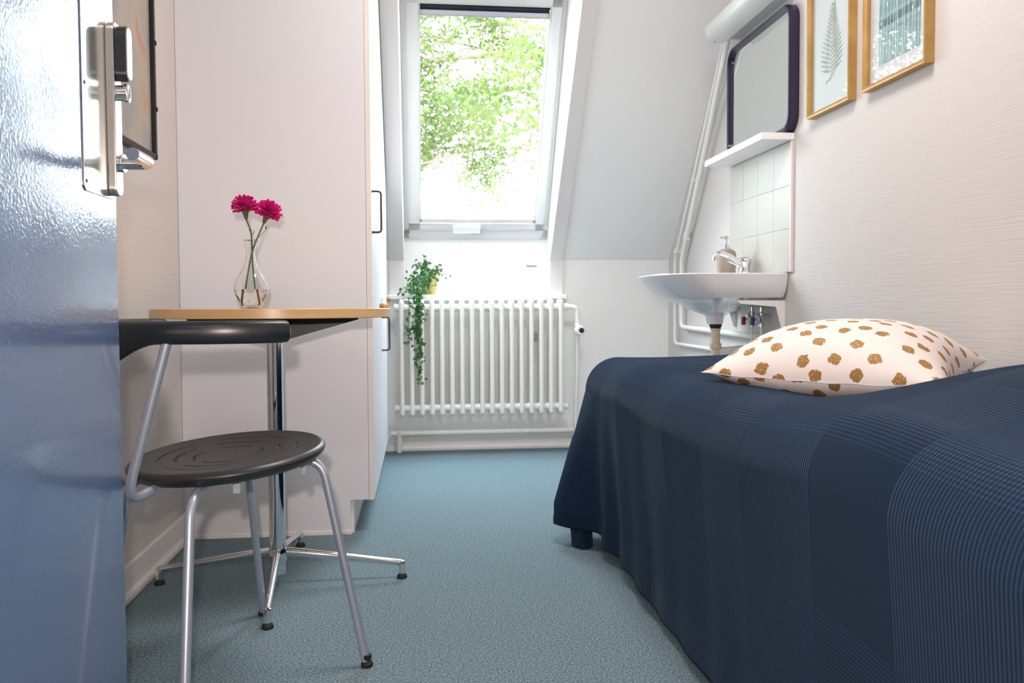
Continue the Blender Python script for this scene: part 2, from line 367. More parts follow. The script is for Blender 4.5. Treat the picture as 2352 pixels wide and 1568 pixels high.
# ------------------------------------------------------------------ room shell
XL, XR, YB, ZC = -0.755, 1.32, 4.40, 2.45
ZK, SL = 0.985, 0.885                                   # knee height, slope run per rise
def sy(z): return YB - SL * (z - ZK)
B().box((-2.0, -1.3, -0.12), (XR + 0.1, 4.6, 0.0)).build('floor', M['carpet'], props=ST)
B().box((XL - 0.1, 0.4, 0), (XL, 4.6, 2.6)).build('wall_left', M['wall'], props=ST)
B().box((XR, 0.4, 0), (XR + 0.1, 4.6, 2.6)).build('wall_right', M['wall'], props=ST)
B().box((XL - 0.1, 0.4, ZC), (XR + 0.1, sy(ZC) + 0.12, ZC + 0.1)).build('ceiling', M['plaster'], props=ST)
WX0, WX1 = -0.075, 0.68                                # window opening
SILL = 0.80
b_ = B(); b_.box((XL, YB, 0), (XR, YB + 0.16, SILL - 0.02)); b_.box((XL, YB, SILL - 0.02), (WX0, YB + 0.16, ZK)); b_.box((WX1, YB, SILL - 0.02), (XR, YB + 0.16, ZK))
wb = b_.build('wall_back', M['plaster'], props=ST)
ZT = 2.30
def slope_slab(bb, x0, x1, z0, z1, th=0.10):
    bb.prism([(sy(z0), z0), (sy(z1), z1), (sy(z1) + th, z1 + 0.02), (sy(z0) + th, z0 + 0.02)], 'x', x0, x1)
b_ = B(); slope_slab(b_, XL, WX0, ZK, ZC + 0.1); slope_slab(b_, WX1, XR, ZK, ZC + 0.1); slope_slab(b_, WX0, WX1, ZT, ZC + 0.1)
b_.build('wall_slope', M['plaster'], props=ST)
# window reveal: side cheeks, panel under the window, head
def wy(z): return 4.46 - 0.65 * (z - 1.116)             # plane of the roof window
RV = [(YB, SILL), (YB, ZK), (sy(ZT), ZT), (wy(2.26), ZT), (wy(2.26), 2.26), (wy(1.11), 1.11), (4.50, 1.10), (4.50, SILL)]
b_ = B(); b_.prism(RV, 'x', WX0 - 0.012, WX0 + 0.0015); b_.prism(RV, 'x', WX1 - 0.0015, WX1 + 0.012)
b_.box((WX0, 4.49, SILL), (WX1, 4.54, 1.108)); b_.box((WX0, sy(ZT), ZT), (WX1, wy(2.26) + 0.1, ZT + 0.02))
b_.build('wall_reveal', M['bright'], props=ST)
B().box((0.57, 4.484, 0.955), (0.625, 4.4905, 0.961)).build('vent_slot', M['greyp'], wb)
# casing around the opening, bending at the knee
b_ = B()
for x0, x1 in ((WX0 - 0.072, WX0), (WX1, WX1 + 0.067)):
    b_.prism([(YB - 0.014, SILL), (YB - 0.014, ZK - 0.004), (sy(ZT) - 0.014, ZT - 0.004), (sy(ZT) + 0.002, ZT + 0.004), (YB + 0.002, ZK), (YB + 0.002, SILL)], 'x', x0, x1)
b_.build('trim_1', M['trim'], props=ST)
B().box((WX0 - 0.085, YB - 0.045, SILL - 0.018), (WX1 + 0.085, 4.50, SILL + 0.006), 0.004).build('trim_2', M['bright'], props=ST)
# baseboards
def skirting(name, a, b, inward, h=0.09):
    bb = B(); (x0, y0), (x1, y1) = a, b; ix, iy = inward
    bb.box((min(x0, x1 + ix * .016), min(y0, y1 + iy * .016), 0), (max(x0, x1 + ix * .016), max(y0, y1 + iy * .016), h), 0.004)
    bb.box((min(x0, x1 + ix * .028), min(y0, y1 + iy * .028), 0), (max(x0, x1 + ix * .028), max(y0, y1 + iy * .028), 0.026), 0.008)
    return bb.build(name, M['base'], props=ST)
skirting('baseboard_left', (XL, 0.5), (XL, 2.80), (1, 0))
skirting('baseboard_back', (-0.13, YB), (XR, YB), (0, -1), 0.075)
skirting('baseboard_right', (XR, 0.5), (XR, YB), (-1, 0))
# wall with the doorway and the hall behind the camera
b_ = B(); b_.box((XL - 0.1, 0.40, 0), (-0.535, 0.50, ZC)); b_.box((0.52, 0.40, 0), (XR + 0.1, 0.50, ZC)); b_.box((-0.535, 0.40, 2.07), (0.52, 0.50, ZC))
b_.build('wall_front', M['plaster'], props=ST)
b_ = B(); b_.box((-1.6, -1.3, 0), (-1.5, 0.4, ZC)); b_.box((1.3, -1.3, 0), (1.4, 0.4, ZC)); b_.box((-1.6, -1.4, 0), (1.4, -1.3, ZC)); b_.box((-1.6, -1.4, ZC), (1.4, 0.4, ZC + .1)); b_.box((-1.5, 0.38, 0), (XL - 0.1, 0.40, ZC))
b_.build('wall_hall', M['hallw'], props=ST)

# ------------------------------------------------------------------ roof window
win = thing('window_1', (0.3, 4.46, 1.11), kind='structure')
DY, DZ = -0.65, 1.0; LN = math.hypot(DY, DZ); SD = Vector((0, DY / LN, DZ / LN)); ND = Vector((0, -DZ / LN, DY / LN))   # up the slope, into the room
W0 = Vector((0, 4.46, 1.116))
def wbox(bb, x0, x1, s0, s1, n0, n1, bev=0.003):
    """box on the window plane: x, distance up the slope, height towards the room"""
    bm = bmesh.new(); bmesh.ops.create_cube(bm, size=1)
    for v in bm.verts:
        x = x0 if v.co.x < 0 else x1; s_ = s0 if v.co.y < 0 else s1; n_ = n0 if v.co.z < 0 else n1
        v.co = W0 + SD * s_ + ND * n_ + Vector((x, 0, 0))
    if bev: bmesh.ops.bevel(bm, geom=bm.edges[:], offset=bev, segments=2, affect='EDGES')
    bb.bm(bm)
ST_ = 1.30
b_ = B(); wbox(b_, WX0, -0.048, -0.01, ST_, -0.07, 0.0); wbox(b_, 0.654, WX1, -0.01, ST_, -0.07, 0.0); wbox(b_, WX0, WX1, -0.02, 0.034, -0.07, 0.0); wbox(b_, WX0, WX1, 1.215, ST_, -0.07, 0.0)
wbox(b_, 0.664, 0.670, 0.05, ST_, 0.0, 0.004, 0); b_.build('window_frame', M['frame'], win)
b_ = B(); wbox(b_, WX0 - .01, WX1 + .01, ST_ - 0.002, ST_ + 0.16, -0.09, -0.002, 0); b_.build('trim_4', M['bright'], props=ST)
b_ = B(); SA, SB = 0.040, 1.205
wbox(b_, -0.042, 0.006, SA, SB, -0.055, 0.006); wbox(b_, 0.612, 0.648, SA, SB, -0.055, 0.006); wbox(b_, -0.042, 0.648, SA, SA + 0.032, -0.055, 0.006); wbox(b_, -0.042, 0.648, SB - 0.045, SB, -0.055, 0.006)
wbox(b_, 0.004, 0.014, SA + .03, SB - .03, -0.06, -0.008); wbox(b_, 0.604, 0.614, SA + .03, SB - .03, -0.06, -0.008); wbox(b_, 0.0, 0.62, SA + .03, SA + 0.05, -0.06, -0.008)
b_.build('sash', M['frame'], win)
b_ = B(); wbox(b_, -0.050, 0.656, 0.030, SA + 0.006, -0.05, -0.012, 0); wbox(b_, -0.050, -0.040, 0.03, SB + .01, -0.05, -0.012, 0); wbox(b_, 0.646, 0.656, 0.03, SB + .01, -0.05, -0.012, 0); b_.build('gap_shadow', M['rubber'], win)  # black strips behind the sash gap, standing in for its shadow
b_ = B(); wbox(b_, 0.004, 0.614, SA + .03, SB - .03, -0.045, -0.041, 0); b_.build('pane', M['pane'], win)
b_ = B(); wbox(b_, 0.016, 0.602, SB - 0.083, SB - 0.043, -0.03, -0.024, 0); wbox(b_, 0.016, 0.602, SB - 0.06, SB - 0.043, -0.035, -0.015, 0.004); b_.build('blind', M['blind'], win)
b_ = B(); wbox(b_, 0.015, 0.603, SB - 0.103, SB - 0.083, -0.034, -0.018, 0.003); b_.build('blind_bar', M['blindbar'], win)
b_ = B(); wbox(b_, 0.185, 0.315, 0.035, 0.062, 0.004, 0.030, 0.005); b_.build('window_handle', M['bright'], win)
b_ = B(); wbox(b_, 0.275, 0.32, 0.026, 0.040, 0.004, 0.024, 0.003); b_.build('handle_latch', M['greyp'], win)

# ------------------------------------------------------------------ outside: ground and a tree
B().box((-40, 5.5, -6.2), (40, 90, -6.0)).build('ground', M['ground'], props=ST)
tree = thing('tree', (1.9, 9.5, -6.0), 'leafy green tree with thin branches seen through the roof window', 'tree')
br = B(); LV = []
rt = random.Random(11)
def branch(p, d, r, ln, dep):
    pts = [p]; rr = [r]; n_ = 7
    for k in range(n_):
        d = (d + Vector((rt.uniform(-1, 1), rt.uniform(-1, 1), rt.uniform(-.9, .75))) * 0.17).normalized()
        p = p + d * ln / n_; pts.append(p); rr.append(r * (1 - 0.75 * (k + 1) / n_))
        if dep > 0 and k >= 1:
            for _ in range(2 if dep > 1 else 2):
                dd = (d + Vector((rt.uniform(-1, 1), rt.uniform(-1, 1), rt.uniform(-.8, .6))) * 0.9).normalized()
                branch(p, dd, r * (1 - .75 * k / n_) * 0.45, ln * 0.5, dep - 1)
        if dep <= 1: LV.append((p, d, dep))
    br.tube(pts, rr, 5, caps=False)
base = Vector((1.9, 9.5, -6.0))
br.tube([base, base + Vector((0.05, 0, 4)), base + Vector((-.1, 0.1, 7.0)), base + Vector((-.25, .1, 10.5))], [0.26, 0.2, 0.15, 0.06], 10)
for (z, dx, dy, dz, ln) in ((8.75, -1, -.30, .02, 3.0), (9.05, -1, .15, -.06, 3.3), (9.3, -1, -.1, -.02, 3.4), (9.6, -1, -.25, .0, 3.4), (9.85, -1, .2, .02, 3.3), (10.15, -1, .3, -.03, 3.4), (10.4, -1, -.2, .0, 3.4), (9.0, .9, .2, .3, 2.4), (9.4, -.5, -.8, .0, 2.2), (8.9, -.6, .6, .0, 2.6), (10.2, -.5, -.6, .1, 2.4), (8.6, -.9, -.2, -.10, 2.0)):
    branch(base + Vector((-.1, .1, z)), Vector((dx, dy, dz)).normalized(), 0.042, ln, 2)
trunk = br.build('trunk', M['bark'], tree)
lb = B()
for (p, d, dep) in LV:
    for _ in range(13 if dep == 0 else 5):
        q = p + Vector((rt.gauss(0, .10), rt.gauss(0, .10), rt.gauss(0, .08)))
        # gaps in the crown
        nz_ = sin(q.x * 3.1 + 1.3) * sin(q.y * 2.3 + q.z * 1.7) + 0.6 * sin(q.z * 4.3 + q.x * 2.0)
        if nz_ > 0.15 and rt.random() < 0.88: continue
        if rt.random() < 0.42 or q.z < 2.15 + .25 * sin(q.x * 5): continue
        a = Vector((rt.gauss(0, 1), rt.gauss(0, 1), rt.gauss(0, 1))).normalized(); c = a.cross(Vector((rt.gauss(0, 1), rt.gauss(0, 1), rt.gauss(0, 1)))).normalized()
        s_ = rt.uniform(.020, .040); nn = a.cross(c)
        lb.add([q - a * s_, q - a * s_ * .2 + c * s_ * .5 + nn * s_ * .1, q + a * s_, q - a * s_ * .2 - c * s_ * .5 + nn * s_ * .1], [[0, 1, 2, 3]])
fo = lb.build('foliage', M['treeleaf'], tree); fo['kind'] = 'stuff'

# ------------------------------------------------------------------ entrance door (open, hinged near the camera)
DX = -0.485
dr = B().box((DX - 0.04, 0.56, 0.008), (DX, 1.443, 2.05), 0.0015).build('door_1', M['door'], props=ST)
b_ = B(); b_.prism(rrect(1.307, 0.9155, 1.438, 1.30, 0.010), 'x', DX, DX + 0.0022, 0.0006)
bpl = b_.build('backplate', M['steel'], dr)
for y, z in ((1.3155, 0.930), (1.3155, 1.073), (1.430, 0.924), (1.3155, 1.25)):
    B().lathe([(0.0033, 0), (0.0033, 0.0012), (0.0012, 0.0014)], (DX + 0.002, y, z), 12, 'x').build('screw', M['iron'], bpl)
b_ = B(); b_.prism(rrect(1.401, 0.920, 1.432, 1.192, 0.012), 'x', DX + .002, DX + 0.0155, 0.0025)
lc = b_.build('lock_case', M['steel'], dr)
b_ = B(); b_.prism(rrect(1.403, 1.100, 1.430, 1.186, 0.013), 'x', DX + .0155, DX + 0.0325, 0.002); b_.build('card_reader', M['black'], dr)
b_ = B(); b_.prism(rrect(1.405, 1.102, 1.428, 1.184, 0.011), 'x', DX + .0325, DX + 0.0345, 0.0008); b_.build('reader_face', M['clear'], dr)
b_ = B(); b_.lathe([(0.0125, 0), (0.0125, 0.011), (0.0145, 0.0115), (0.0145, 0.016), (0.012, 0.017)], (DX + .0155, 1.417, 1.082), 24, 'x')
lcy = b_.build('lock_cylinder', M['chrome'], dr)
B().box((DX + .0322, 1.4155, 1.074), (DX + .0332, 1.4185, 1.090)).build('keyhole', M['iron'], lcy)
b_ = B(); b_.lathe([(0.0145, 0), (0.0145, 0.006), (0.0135, 0.008)], (DX + .0155, 1.416, 0.972), 28, 'x')
b_.tube(fillet([(DX + .02, 1.416, 0.972), (-0.4215, 1.416, 0.972), (-0.4215, 1.328, 0.972)], 0.022, 8), 0.0098, 20)
b_.build('lever_handle', M['chrome'], dr)
b_ = B()                                               # lining of the doorway
b_.box((-0.535, .39, 0), (-0.527, .51, 2.07)); b_.box((0.512, .39, 0), (0.52, .51, 2.07)); b_.box((-0.535, .39, 2.062), (0.52, .51, 2.07)); b_.build('trim_3', M['bright'], props=ST)

# ------------------------------------------------------------------ wardrobe
wd = thing('wardrobe', (-0.45, 3.4, 0), 'tall white laminate wardrobe with brown metal bow handles beside the window', 'wardrobe')
WY = 2.80; XF = -0.168
YE = 4.05
b_ = B()
side = [(XL + .0008, 0), (-0.228, 0), (-0.228, 0.112), (XF, 0.112), (XF, ZC - .01), (XL + .0008, ZC - .01)]
b_.prism(side, 'y', WY, WY + 0.018, 0.0008); b_.build('side_panel', M['lam'], wd)
b_ = B(); top = [(WY + .018, 0.112), (YE, 0.112), (YE, ZK + (YB - YE) / SL - .03), (sy(ZC) - .03, ZC - .03), (WY + .018, ZC - .03)]
b_.prism(top, 'x', XL + .0008, XF); b_.build('carcass', M['lam'], wd)
b_ = B(); b_.box((XL + .0008, WY + .018, 0), (-0.218, YE, 0.112)); b_.build('plinth', M['lamedge'], wd)
B().box((-0.74, WY - .0045, 0.0), (-0.224, WY - 0.0003, 0.013), 0.001).build('floor_strip', M['base'], wd)
YM = 3.445
def slz(y): return min(ZC - .03, ZK + (YB - y) / SL - .035)
def door_leaf(y0, y1):
    poly = [(y0, .112), (y1, .112), (y1, slz(y1)), (min(max(sy(ZC) - .03, y0), y1), slz(max(y0, sy(ZC) - .03))), (y0, slz(y0))]
    q = []
    for pp in poly:
        if not q or (Vector(pp) - Vector(q[-1])).length > .004: q.append(pp)
    return q
def bow(bb, y, z0, z1, xo):
    xf = XF + .0175
    bb.tube(fillet([(xf, y, z0), (xo, y, z0), (xo, y, z1), (xf, y, z1)], .011, 5), 0.0036, 10)
    for z in (z0, z1): bb.lathe([(.0062, 0), (.0055, .002), (.0036, .0035)], (xf, y, z), 12, 'x')
for (y0, y1, hy, z0, z1) in ((WY + .001, YM - .002, WY + .045, 0.990, 1.124), (YM + .002, YE, YM + .055, 0.568, 0.702)):
    b_ = B(); b_.prism(door_leaf(y0, y1), 'x', XF + 0.001, XF + 0.0175, 0.001); d_ = b_.build('door', M['lamedge'] if False else M['lam'], wd)
    b_ = B(); bow(b_, hy, z0, z1, XF + .0175 + .030); b_.build('handle', M['iron'], d_)
    if y0 < 3: B().box((XF + .001, y0 - .0012, .112), (XF + .0175, y0 - .0002, ZC - .03)).build('edge_band', M['lamedge'], d_)
    else: B().lathe([(.0125, 0), (.011, .002), (.005, .0035)], (XF + .0175, YM + .055, .775), 18, 'x').build('keyhole_plate', M['clear'], d_)

# ------------------------------------------------------------------ radiator and heating pipes
rd = thing('radiator', (0.315, 4.30, 0.2), 'white column radiator of seventeen sections under the roof window', 'radiator')
N = 17; PX = 0.0502; RX0 = -0.086
def section():
    b = B(); z0, z1 = 0.218, 0.758
    for y in (4.258, 4.296, 4.334):
        b.tube([(RX0, y, z0), (RX0, y, z1)], .0118, 12, False)
    # rounded heads joining the three columns
    for zc, s_ in ((z1, 1), (z0, -1)):
        path = fillet([(RX0, 4.258, zc - s_ * .004), (RX0, 4.258, zc + s_ * .012), (RX0, 4.334, zc + s_ * .012), (RX0, 4.334, zc - s_ * .004)], .013, 4)
        b.tube(path, .0118, 12)
        b.tube([(RX0, 4.240 + .016, zc), (RX0, 4.336, zc)], .0135, 12)
    for zc in (0.740, 0.236):
        b.tube([(RX0 - PX / 2, 4.278, zc), (RX0 - .012, 4.278, zc), (RX0, 4.278, zc), (RX0 + .012, 4.278, zc), (RX0 + PX / 2, 4.278, zc)], [.0165, .019, .021, .019, .0165], 14)
    return b
s0 = section().build('section', M['rad'], rd)
for k in range(1, N): dup_mesh(s0, rd, (PX * k, 0, 0))
xe = RX0 + PX * (N - 1)
for z in (.740, .236): B().lathe([(.019, -.010), (.021, -.004), (.021, .0)], (RX0 - .026, 4.278, z), 14, 'x').build('end_plug', M['rad'], rd)
B().lathe([(.014, 0), (.014, .012), (.008, .016)], (xe + .025, 4.278, .232), 12, 'x').build('end_plug', M['rad'], rd)
b_ = B(); b_.lathe([(.017, 0), (.017, .016)], (xe + .024, 4.278, .742), 8, 'x')
b_.tube(fillet([(xe + .03, 4.278, .742), (xe + .085, 4.278, .738), (xe + .088, 4.278, .66)], .04, 7), .0135, 14)
b_.lathe([(.011, 0), (.011, .02), (.017, .022), (.017, .034), (.013, .036), (.013, .06)], (xe + .088, 4.278, .62), 12, 'z')
b_.build('valve', M['rad'], rd)
b_ = B(); b_.lathe([(.022, 0), (.0245, -.006), (.0245, -.04), (.021, -.052)], (xe + .092, 4.268, .622), 28, 'y'); th = b_.build('thermostat_head', M['rad'], rd)
B().lathe([(.0135, 0), (.0125, -.003), (.006, -.0035)], (xe + .098, 4.2165, .622), 20, 'y').build('head_cap', M['black'], th)
b_ = B(); b_.tube([(xe + .088, 4.278, .60), (xe + .088, 4.279, .42), (xe + .083, 4.283, .30), (xe + .080, 4.288, .10), (xe + .080, 4.288, .002)], .0095, 12); b_.build('feed_pipe', M['pipe'], rd)
b_ = B(); b_.box((0.578, 4.262, .565), (0.600, 4.275, .668), .002); hm = b_.build('heat_meter', M['clear'], rd)
B().box((0.579, 4.2605, .567), (0.599, 4.263, .612), .001).build('meter_window', M['greyp'], hm)
for x in (0.05, 0.58): B().box((x - .006, 4.30, .23), (x + .006, 4.402, .25), .002).build('bracket', M['rad'], rd)
hp = thing('heating_pipe', (0.3, 4.33, 0.1), 'white painted pipe running low along the back wall below the radiator', 'pipe')
b_ = B(); b_.tube([(-0.145, 4.352, .098), (1.28, 4.352, .098)], .0145, 14); b_.build('pipe_run', M['pipe'], hp)
b_ = B(); b_.tube([(-0.105, 4.352, .098), (-0.105, 4.352, .001)], .0125, 14); b_.lathe([(.0155, .0), (.0155, .05), (.017, .052), (.017, .07)], (-0.105, 4.352, .04), 14, 'z'); b_.build('pipe_drop', M['pipe'], hp)

# ------------------------------------------------------------------ plant on the sill
pl = thing('trailing_plant', (0.055, 4.43, SILL + .006), 'trailing green ivy in a yellow pot on the window sill, hanging over the radiator', 'plant')
pc = Vector((0.058, 4.445, SILL + .0065))
b_ = B(); b_.lathe([(.028, 0), (.030, .003), (.042, .10), (.044, .105), (.040, .105), (.036, .09), (.0, .088)], pc, 28); b_.build('pot', M['pot'], pl)
rv = random.Random(5)
lfb = B(); vnb = B()
def leaf(b, q, s, rnd):
    a = Vector((rnd.uniform(-1, 1), rnd.uniform(-1, .3), rnd.uniform(-1, .4))).normalized(); c = a.cross(Vector((rnd.gauss(0, .4), -1, rnd.gauss(0, .5)))).normalized(); nn = a.cross(c)
    b.add([q, q + a * s * .35 + c * s * .42 + nn * s * .1, q + a * s * .75 + c * s * .28, q + a * s * 1.1 - nn * s * .12, q + a * s * .75 - c * s * .28, q + a * s * .35 - c * s * .42 + nn * s * .1, q + a * s * .5 - nn * s * .06],
          [[0, 1, 6], [1, 2, 6], [2, 3, 6], [3, 4, 6], [4, 5, 6], [5, 0, 6]], True)
def vine(pts, dens, s, spread):
    P_ = [Vector(x) for x in pts]; sm_ = []
    for i in range(len(P_) - 1):
        p0, p1, p2, p3 = P_[max(i - 1, 0)], P_[i], P_[i + 1], P_[min(i + 2, len(P_) - 1)]
        for k in range(6):
            t = k / 6; sm_.append(0.5 * ((2 * p1) + (p2 - p0) * t + (2 * p0 - 5 * p1 + 4 * p2 - p3) * t * t + (3 * p1 - p0 - 3 * p2 + p3) * t ** 3))
    sm_.append(P_[-1]); vnb.tube(sm_, .0012, 4)
    for i in range(len(sm_) - 1):
        L = (sm_[i + 1] - sm_[i]).length
        for _ in range(max(1, int(L * dens + rv.random()))):
            q = sm_[i].lerp(sm_[i + 1], rv.random()) + Vector((rv.gauss(0, spread), rv.gauss(0, spread * .6), rv.gauss(0, spread)))
            leaf(lfb, q, s * rv.uniform(.7, 1.25), rv)
top = pc + Vector((0, 0, .105))
for e_, dn in (((-.045, 4.27, .83), 240), ((-.085, 4.30, .80), 200), ((.02, 4.30, .85), 240), ((.11, 4.38, .93), 130), ((.09, 4.36, .86), 180), ((-.05, 4.36, .90), 220), ((.0, 4.33, .78), 240), ((.05, 4.37, .83), 220), ((-.02, 4.38, .95), 220), ((.145, 4.38, .90), 60), ((.03, 4.38, .98), 200)):
    e_ = Vector(e_); mid = top.lerp(e_, .5) + Vector((0, 0, .035)); vine([top + Vector((rv.uniform(-.02, .02), rv.uniform(-.02, .02), -.01)), mid, e_], dn, .016, .012)
vine([top, (.02, 4.33, .90), (-.005, 4.22, .82), (0.0, 4.205, .72), (-.004, 4.205, .60), (.002, 4.205, .48), (.004, 4.207, .40), (.002, 4.21, .36)], 260, .0165, .010)
vine([top, (.03, 4.32, .89), (.005, 4.215, .80), (.012, 4.20, .70), (.002, 4.20, .60), (.006, 4.20, .50)], 300, .0165, .010)
vine([top, (0, 4.33, .88), (-.01, 4.22, .80), (-.005, 4.205, .70), (-.006, 4.205, .60)], 300, .017, .011)
vine([top, (-.02, 4.33, .87), (-.045, 4.22, .78), (-.048, 4.205, .68), (-.052, 4.205, .62), (-.046, 4.207, .575)], 150, .017, .008)
vine([(0, 4.205, .66), (-.03, 4.20, .645), (-.055, 4.20, .625)], 160, .017, .006)
lf_ = lfb.build('leaves', M['leaf'], pl); lf_['kind'] = 'stuff'
vnb.build('vines', M['stem'], pl)

# ------------------------------------------------------------------ dining table
TC = Vector((-0.382, 2.31, 0)); TZ = 0.7405
tb = thing('pedestal_table', TC, 'small round beech topped table on a chrome pedestal in front of the wardrobe', 'table')
R = 0.306
b_ = B(); b_.lathe([(0, TZ - .024), (R - .002, TZ - .024), (R, TZ - .0225), (R, TZ - .0015), (R - .0015, TZ), (0, TZ)], (TC.x, TC.y, 0), 96, caps=False); b_.build('tabletop', M['wood'], tb, merge=True)
b_ = B(); b_.lathe([(.0215, .030), (.0215, TZ - .075)], (TC.x, TC.y, 0), 32); b_.build('pole', M['chrome'], tb)
AO = rad(3)
for k in range(4):
    a = AO + PI / 2 * k + PI / 4 * 0; d = Vector((cos(a), sin(a), 0)); nn = Vector((-sin(a), cos(a), 0)); h0 = Vector((TC.x, TC.y, 0))
    b = B(); pr = [(.0, .070), (.022, .070), (.215, .0245), (.215, .0245)]
    vs = []
    for s_ in (-.011, .011):
        for (r_, z_) in ((0, TZ - .0245), (.22, TZ - .0245), (.22, TZ - .030), (.025, TZ - .085), (0, TZ - .085)):
            vs.append(h0 + d * r_ + nn * s_ + Vector((0, 0, z_)))
    b.add(vs, [[0, 1, 2, 3, 4], [9, 8, 7, 6, 5], [0, 5, 6, 1], [1, 6, 7, 2], [2, 7, 8, 3], [3, 8, 9, 4], [4, 9, 5, 0]]); b.build('top_bracket', M['blackst'], tb)
b_ = B(); b_.lathe([(.034, TZ - .088), (.040, TZ - .06), (.05, TZ - .0245)], (TC.x, TC.y, 0), 24); b_.build('top_hub', M['blackst'], tb)
feet = [(-0.052, 2.325), (-0.372, 2.672), (-0.700, 2.348), (-0.355, 1.992)]
for fx, fy in feet:
    f = Vector((fx, fy, 0)); d = (f - TC); d.z = 0; d.normalize()
    b = B(); b.tube([TC + d * .012 + Vector((0, 0, .088)), TC + d * .06 + Vector((0, 0, .083)), f - d * .006 + Vector((0, 0, .043)), f + Vector((0, 0, .042))], [.0135, .0125, .0085, .0075], 14, flat=(1.0, .85))
    lg = b.build('leg', M['chrome'], tb)
    B().lathe([(.0095, .014), (.0098, .040), (.0085, .046), (.004, .049)], (fx, fy, 0), 16).build('leg_end', M['chrome'], lg)
    B().lathe([(.0135, .0005), (.0145, .004), (.012, .010), (.006, .0155)], (fx, fy, 0), 16).build('foot', M['rubber'], lg)
b_ = B(); b_.lathe([(.023, .060), (.0245, .064), (.0245, .094), (.0225, .099)], (TC.x, TC.y, 0), 28); b_.build('base_hub', M['chrome'], tb)

# ------------------------------------------------------------------ vase with two carnations
VC = Vector((-0.440, 2.31, TZ + .0004))
va = thing('vase', VC, 'clear glass bud vase with a round belly standing on the beech table', 'vase')
out = [(.021, 0), (.026, .001), (.030, .010), (.0415, .034), (.0455, .050), (.0425, .066), (.033, .084), (.0215, .104), (.0145, .124), (.0122, .142), (.0128, .156), (.0165, .172), (.0185, .179)]
inn = [(r_ - .0022, z_ + (.004 if i == 0 else 0)) for i, (r_, z_) in enumerate(out)][1:]
prof = out + [(out[-1][0] - .001, .1798)] + inn[::-1] + [(0.0, .0065)]
b_ = B(); b_.lathe([(0, 0)] + prof, VC, 48, caps=False); b_.build('glass_body', M['glass'], va, merge=True)
wl = [(0, .0075)] + [(max(.001, r_ - .0026), max(z_, .0075)) for r_, z_ in out[1:5]] + [(0, .050)]
b_ = B(); b_.lathe(wl, VC, 40, caps=False); b_.build('water', M['water'], va, merge=True)
def carnation(name, label, head, tilt, stem_pts, seed):
    rr = random.Random(seed); h = Vector(head)
    t = thing(name, VC + Vector((0, 0, .01)), label, 'flower', 'pink carnations in the glass vase')
    ax = Vector(tilt).normalized(); e1 = ax.cross(Vector((0, 1, 0))).normalized(); e2 = ax.cross(e1)
    pb = B(); NP = 72
    for k in range(NP):
        f = k / NP; az = k * 2.39996 + rr.uniform(-.15, .15); el = rad(86 - 104 * f ** .75 + rr.uniform(-5, 5))     # inner petals upright, outer ones spread flat
        L = .0355 - .001 * f + rr.uniform(-.002, .003); wd_ = .010 + .010 * f
        dv = (e1 * cos(az) + e2 * sin(az)) * cos(el) + ax * sin(el); sd = (e1 * -sin(az) + e2 * cos(az)); nv = dv.cross(sd)
        NU, NV = 9, 5; vs = []; fs = []; ph = rr.uniform(0, 6)
        for i in range(NV):
            v = i / (NV - 1); ww = wd_ * (0.12 + 0.88 * v ** .8)
            for j in range(NU):
                u = j / (NU - 1) * 2 - 1
                fr = sin(u * 9 + ph) * .0026 * v * v + sin(u * 17 + ph * 2) * .0012 * v ** 3
                ln_ = L * v * (1 - .18 * u * u * v) + (.0016 * sin(u * 23 + ph) if i == NV - 1 else 0)
                vs.append(h + dv * ln_ + sd * (u * ww * .55) + nv * (fr + -.006 * v * v * (1 - f)))
        for i in range(NV - 1):
            for j in range(NU - 1): a0 = i * NU + j; fs.append([a0, a0 + 1, a0 + NU + 1, a0 + NU])
        pb.add(vs, fs, True)
    pb.build('flower_head', M['petal'], t)
    c = B(); L = 14; vs = []; fs = []
    prof = [(.0025, -.031), (.0048, -.026), (.0075, -.015), (.0105, -.003), (.012, .003)]
    for r_, z_ in prof:
        for k in range(L): a = 2 * PI * k / L; rz = r_ * (1 + (.12 * (k % 2) if z_ > -.01 else 0)); vs.append(h + ax * (z_ + (.003 * (k % 2) if z_ > 0 else 0)) + (e1 * cos(a) + e2 * sin(a)) * rz)
    for i in range(len(prof) - 1):
        for k in range(L): fs.append([i * L + k, i * L + (k + 1) % L, (i + 1) * L + (k + 1) % L, (i + 1) * L + k])
    c.add(vs, fs, True); c.build('calyx', M['calyx'], t)
    pts = [h - ax * .030] + [Vector(x) for x in stem_pts]; sb = B(); sb.tube(fillet(pts, .03, 5), .0021, 8)
    for x in stem_pts[:-1]:
        sb.lathe([(.0015, -.002), (.0025, 0), (.0015, .002)], x, 8)
    sb.build('stem', M['stem'], t)
    return t
vx, vy, vz = VC
c1 = carnation('carnation', 'crimson pink carnation facing up, the left bloom in the glass vase', (vx - .0125, vy, vz + .264), (-.08, -.12, 1), [(vx + .002, vy, vz + .205), (vx + .004, vy, vz + .165), (vx + .004, vy, vz + .120), (vx + .009, vy + .003, vz + .055), (vx + .016, vy + .004, vz + .011)], 3)
c2 = carnation('carnation', 'crimson pink carnation leaning to the right, the lower bloom in the glass vase', (vx + .0455, vy, vz + .2520), (.38, -.15, .92), [(vx + .022, vy, vz + .195), (vx + .007, vy + .001, vz + .160), (vx - .002, vy, vz + .125), (vx - .014, vy + .002, vz + .060), (vx - .018, vy + .003, vz + .011)], 9)
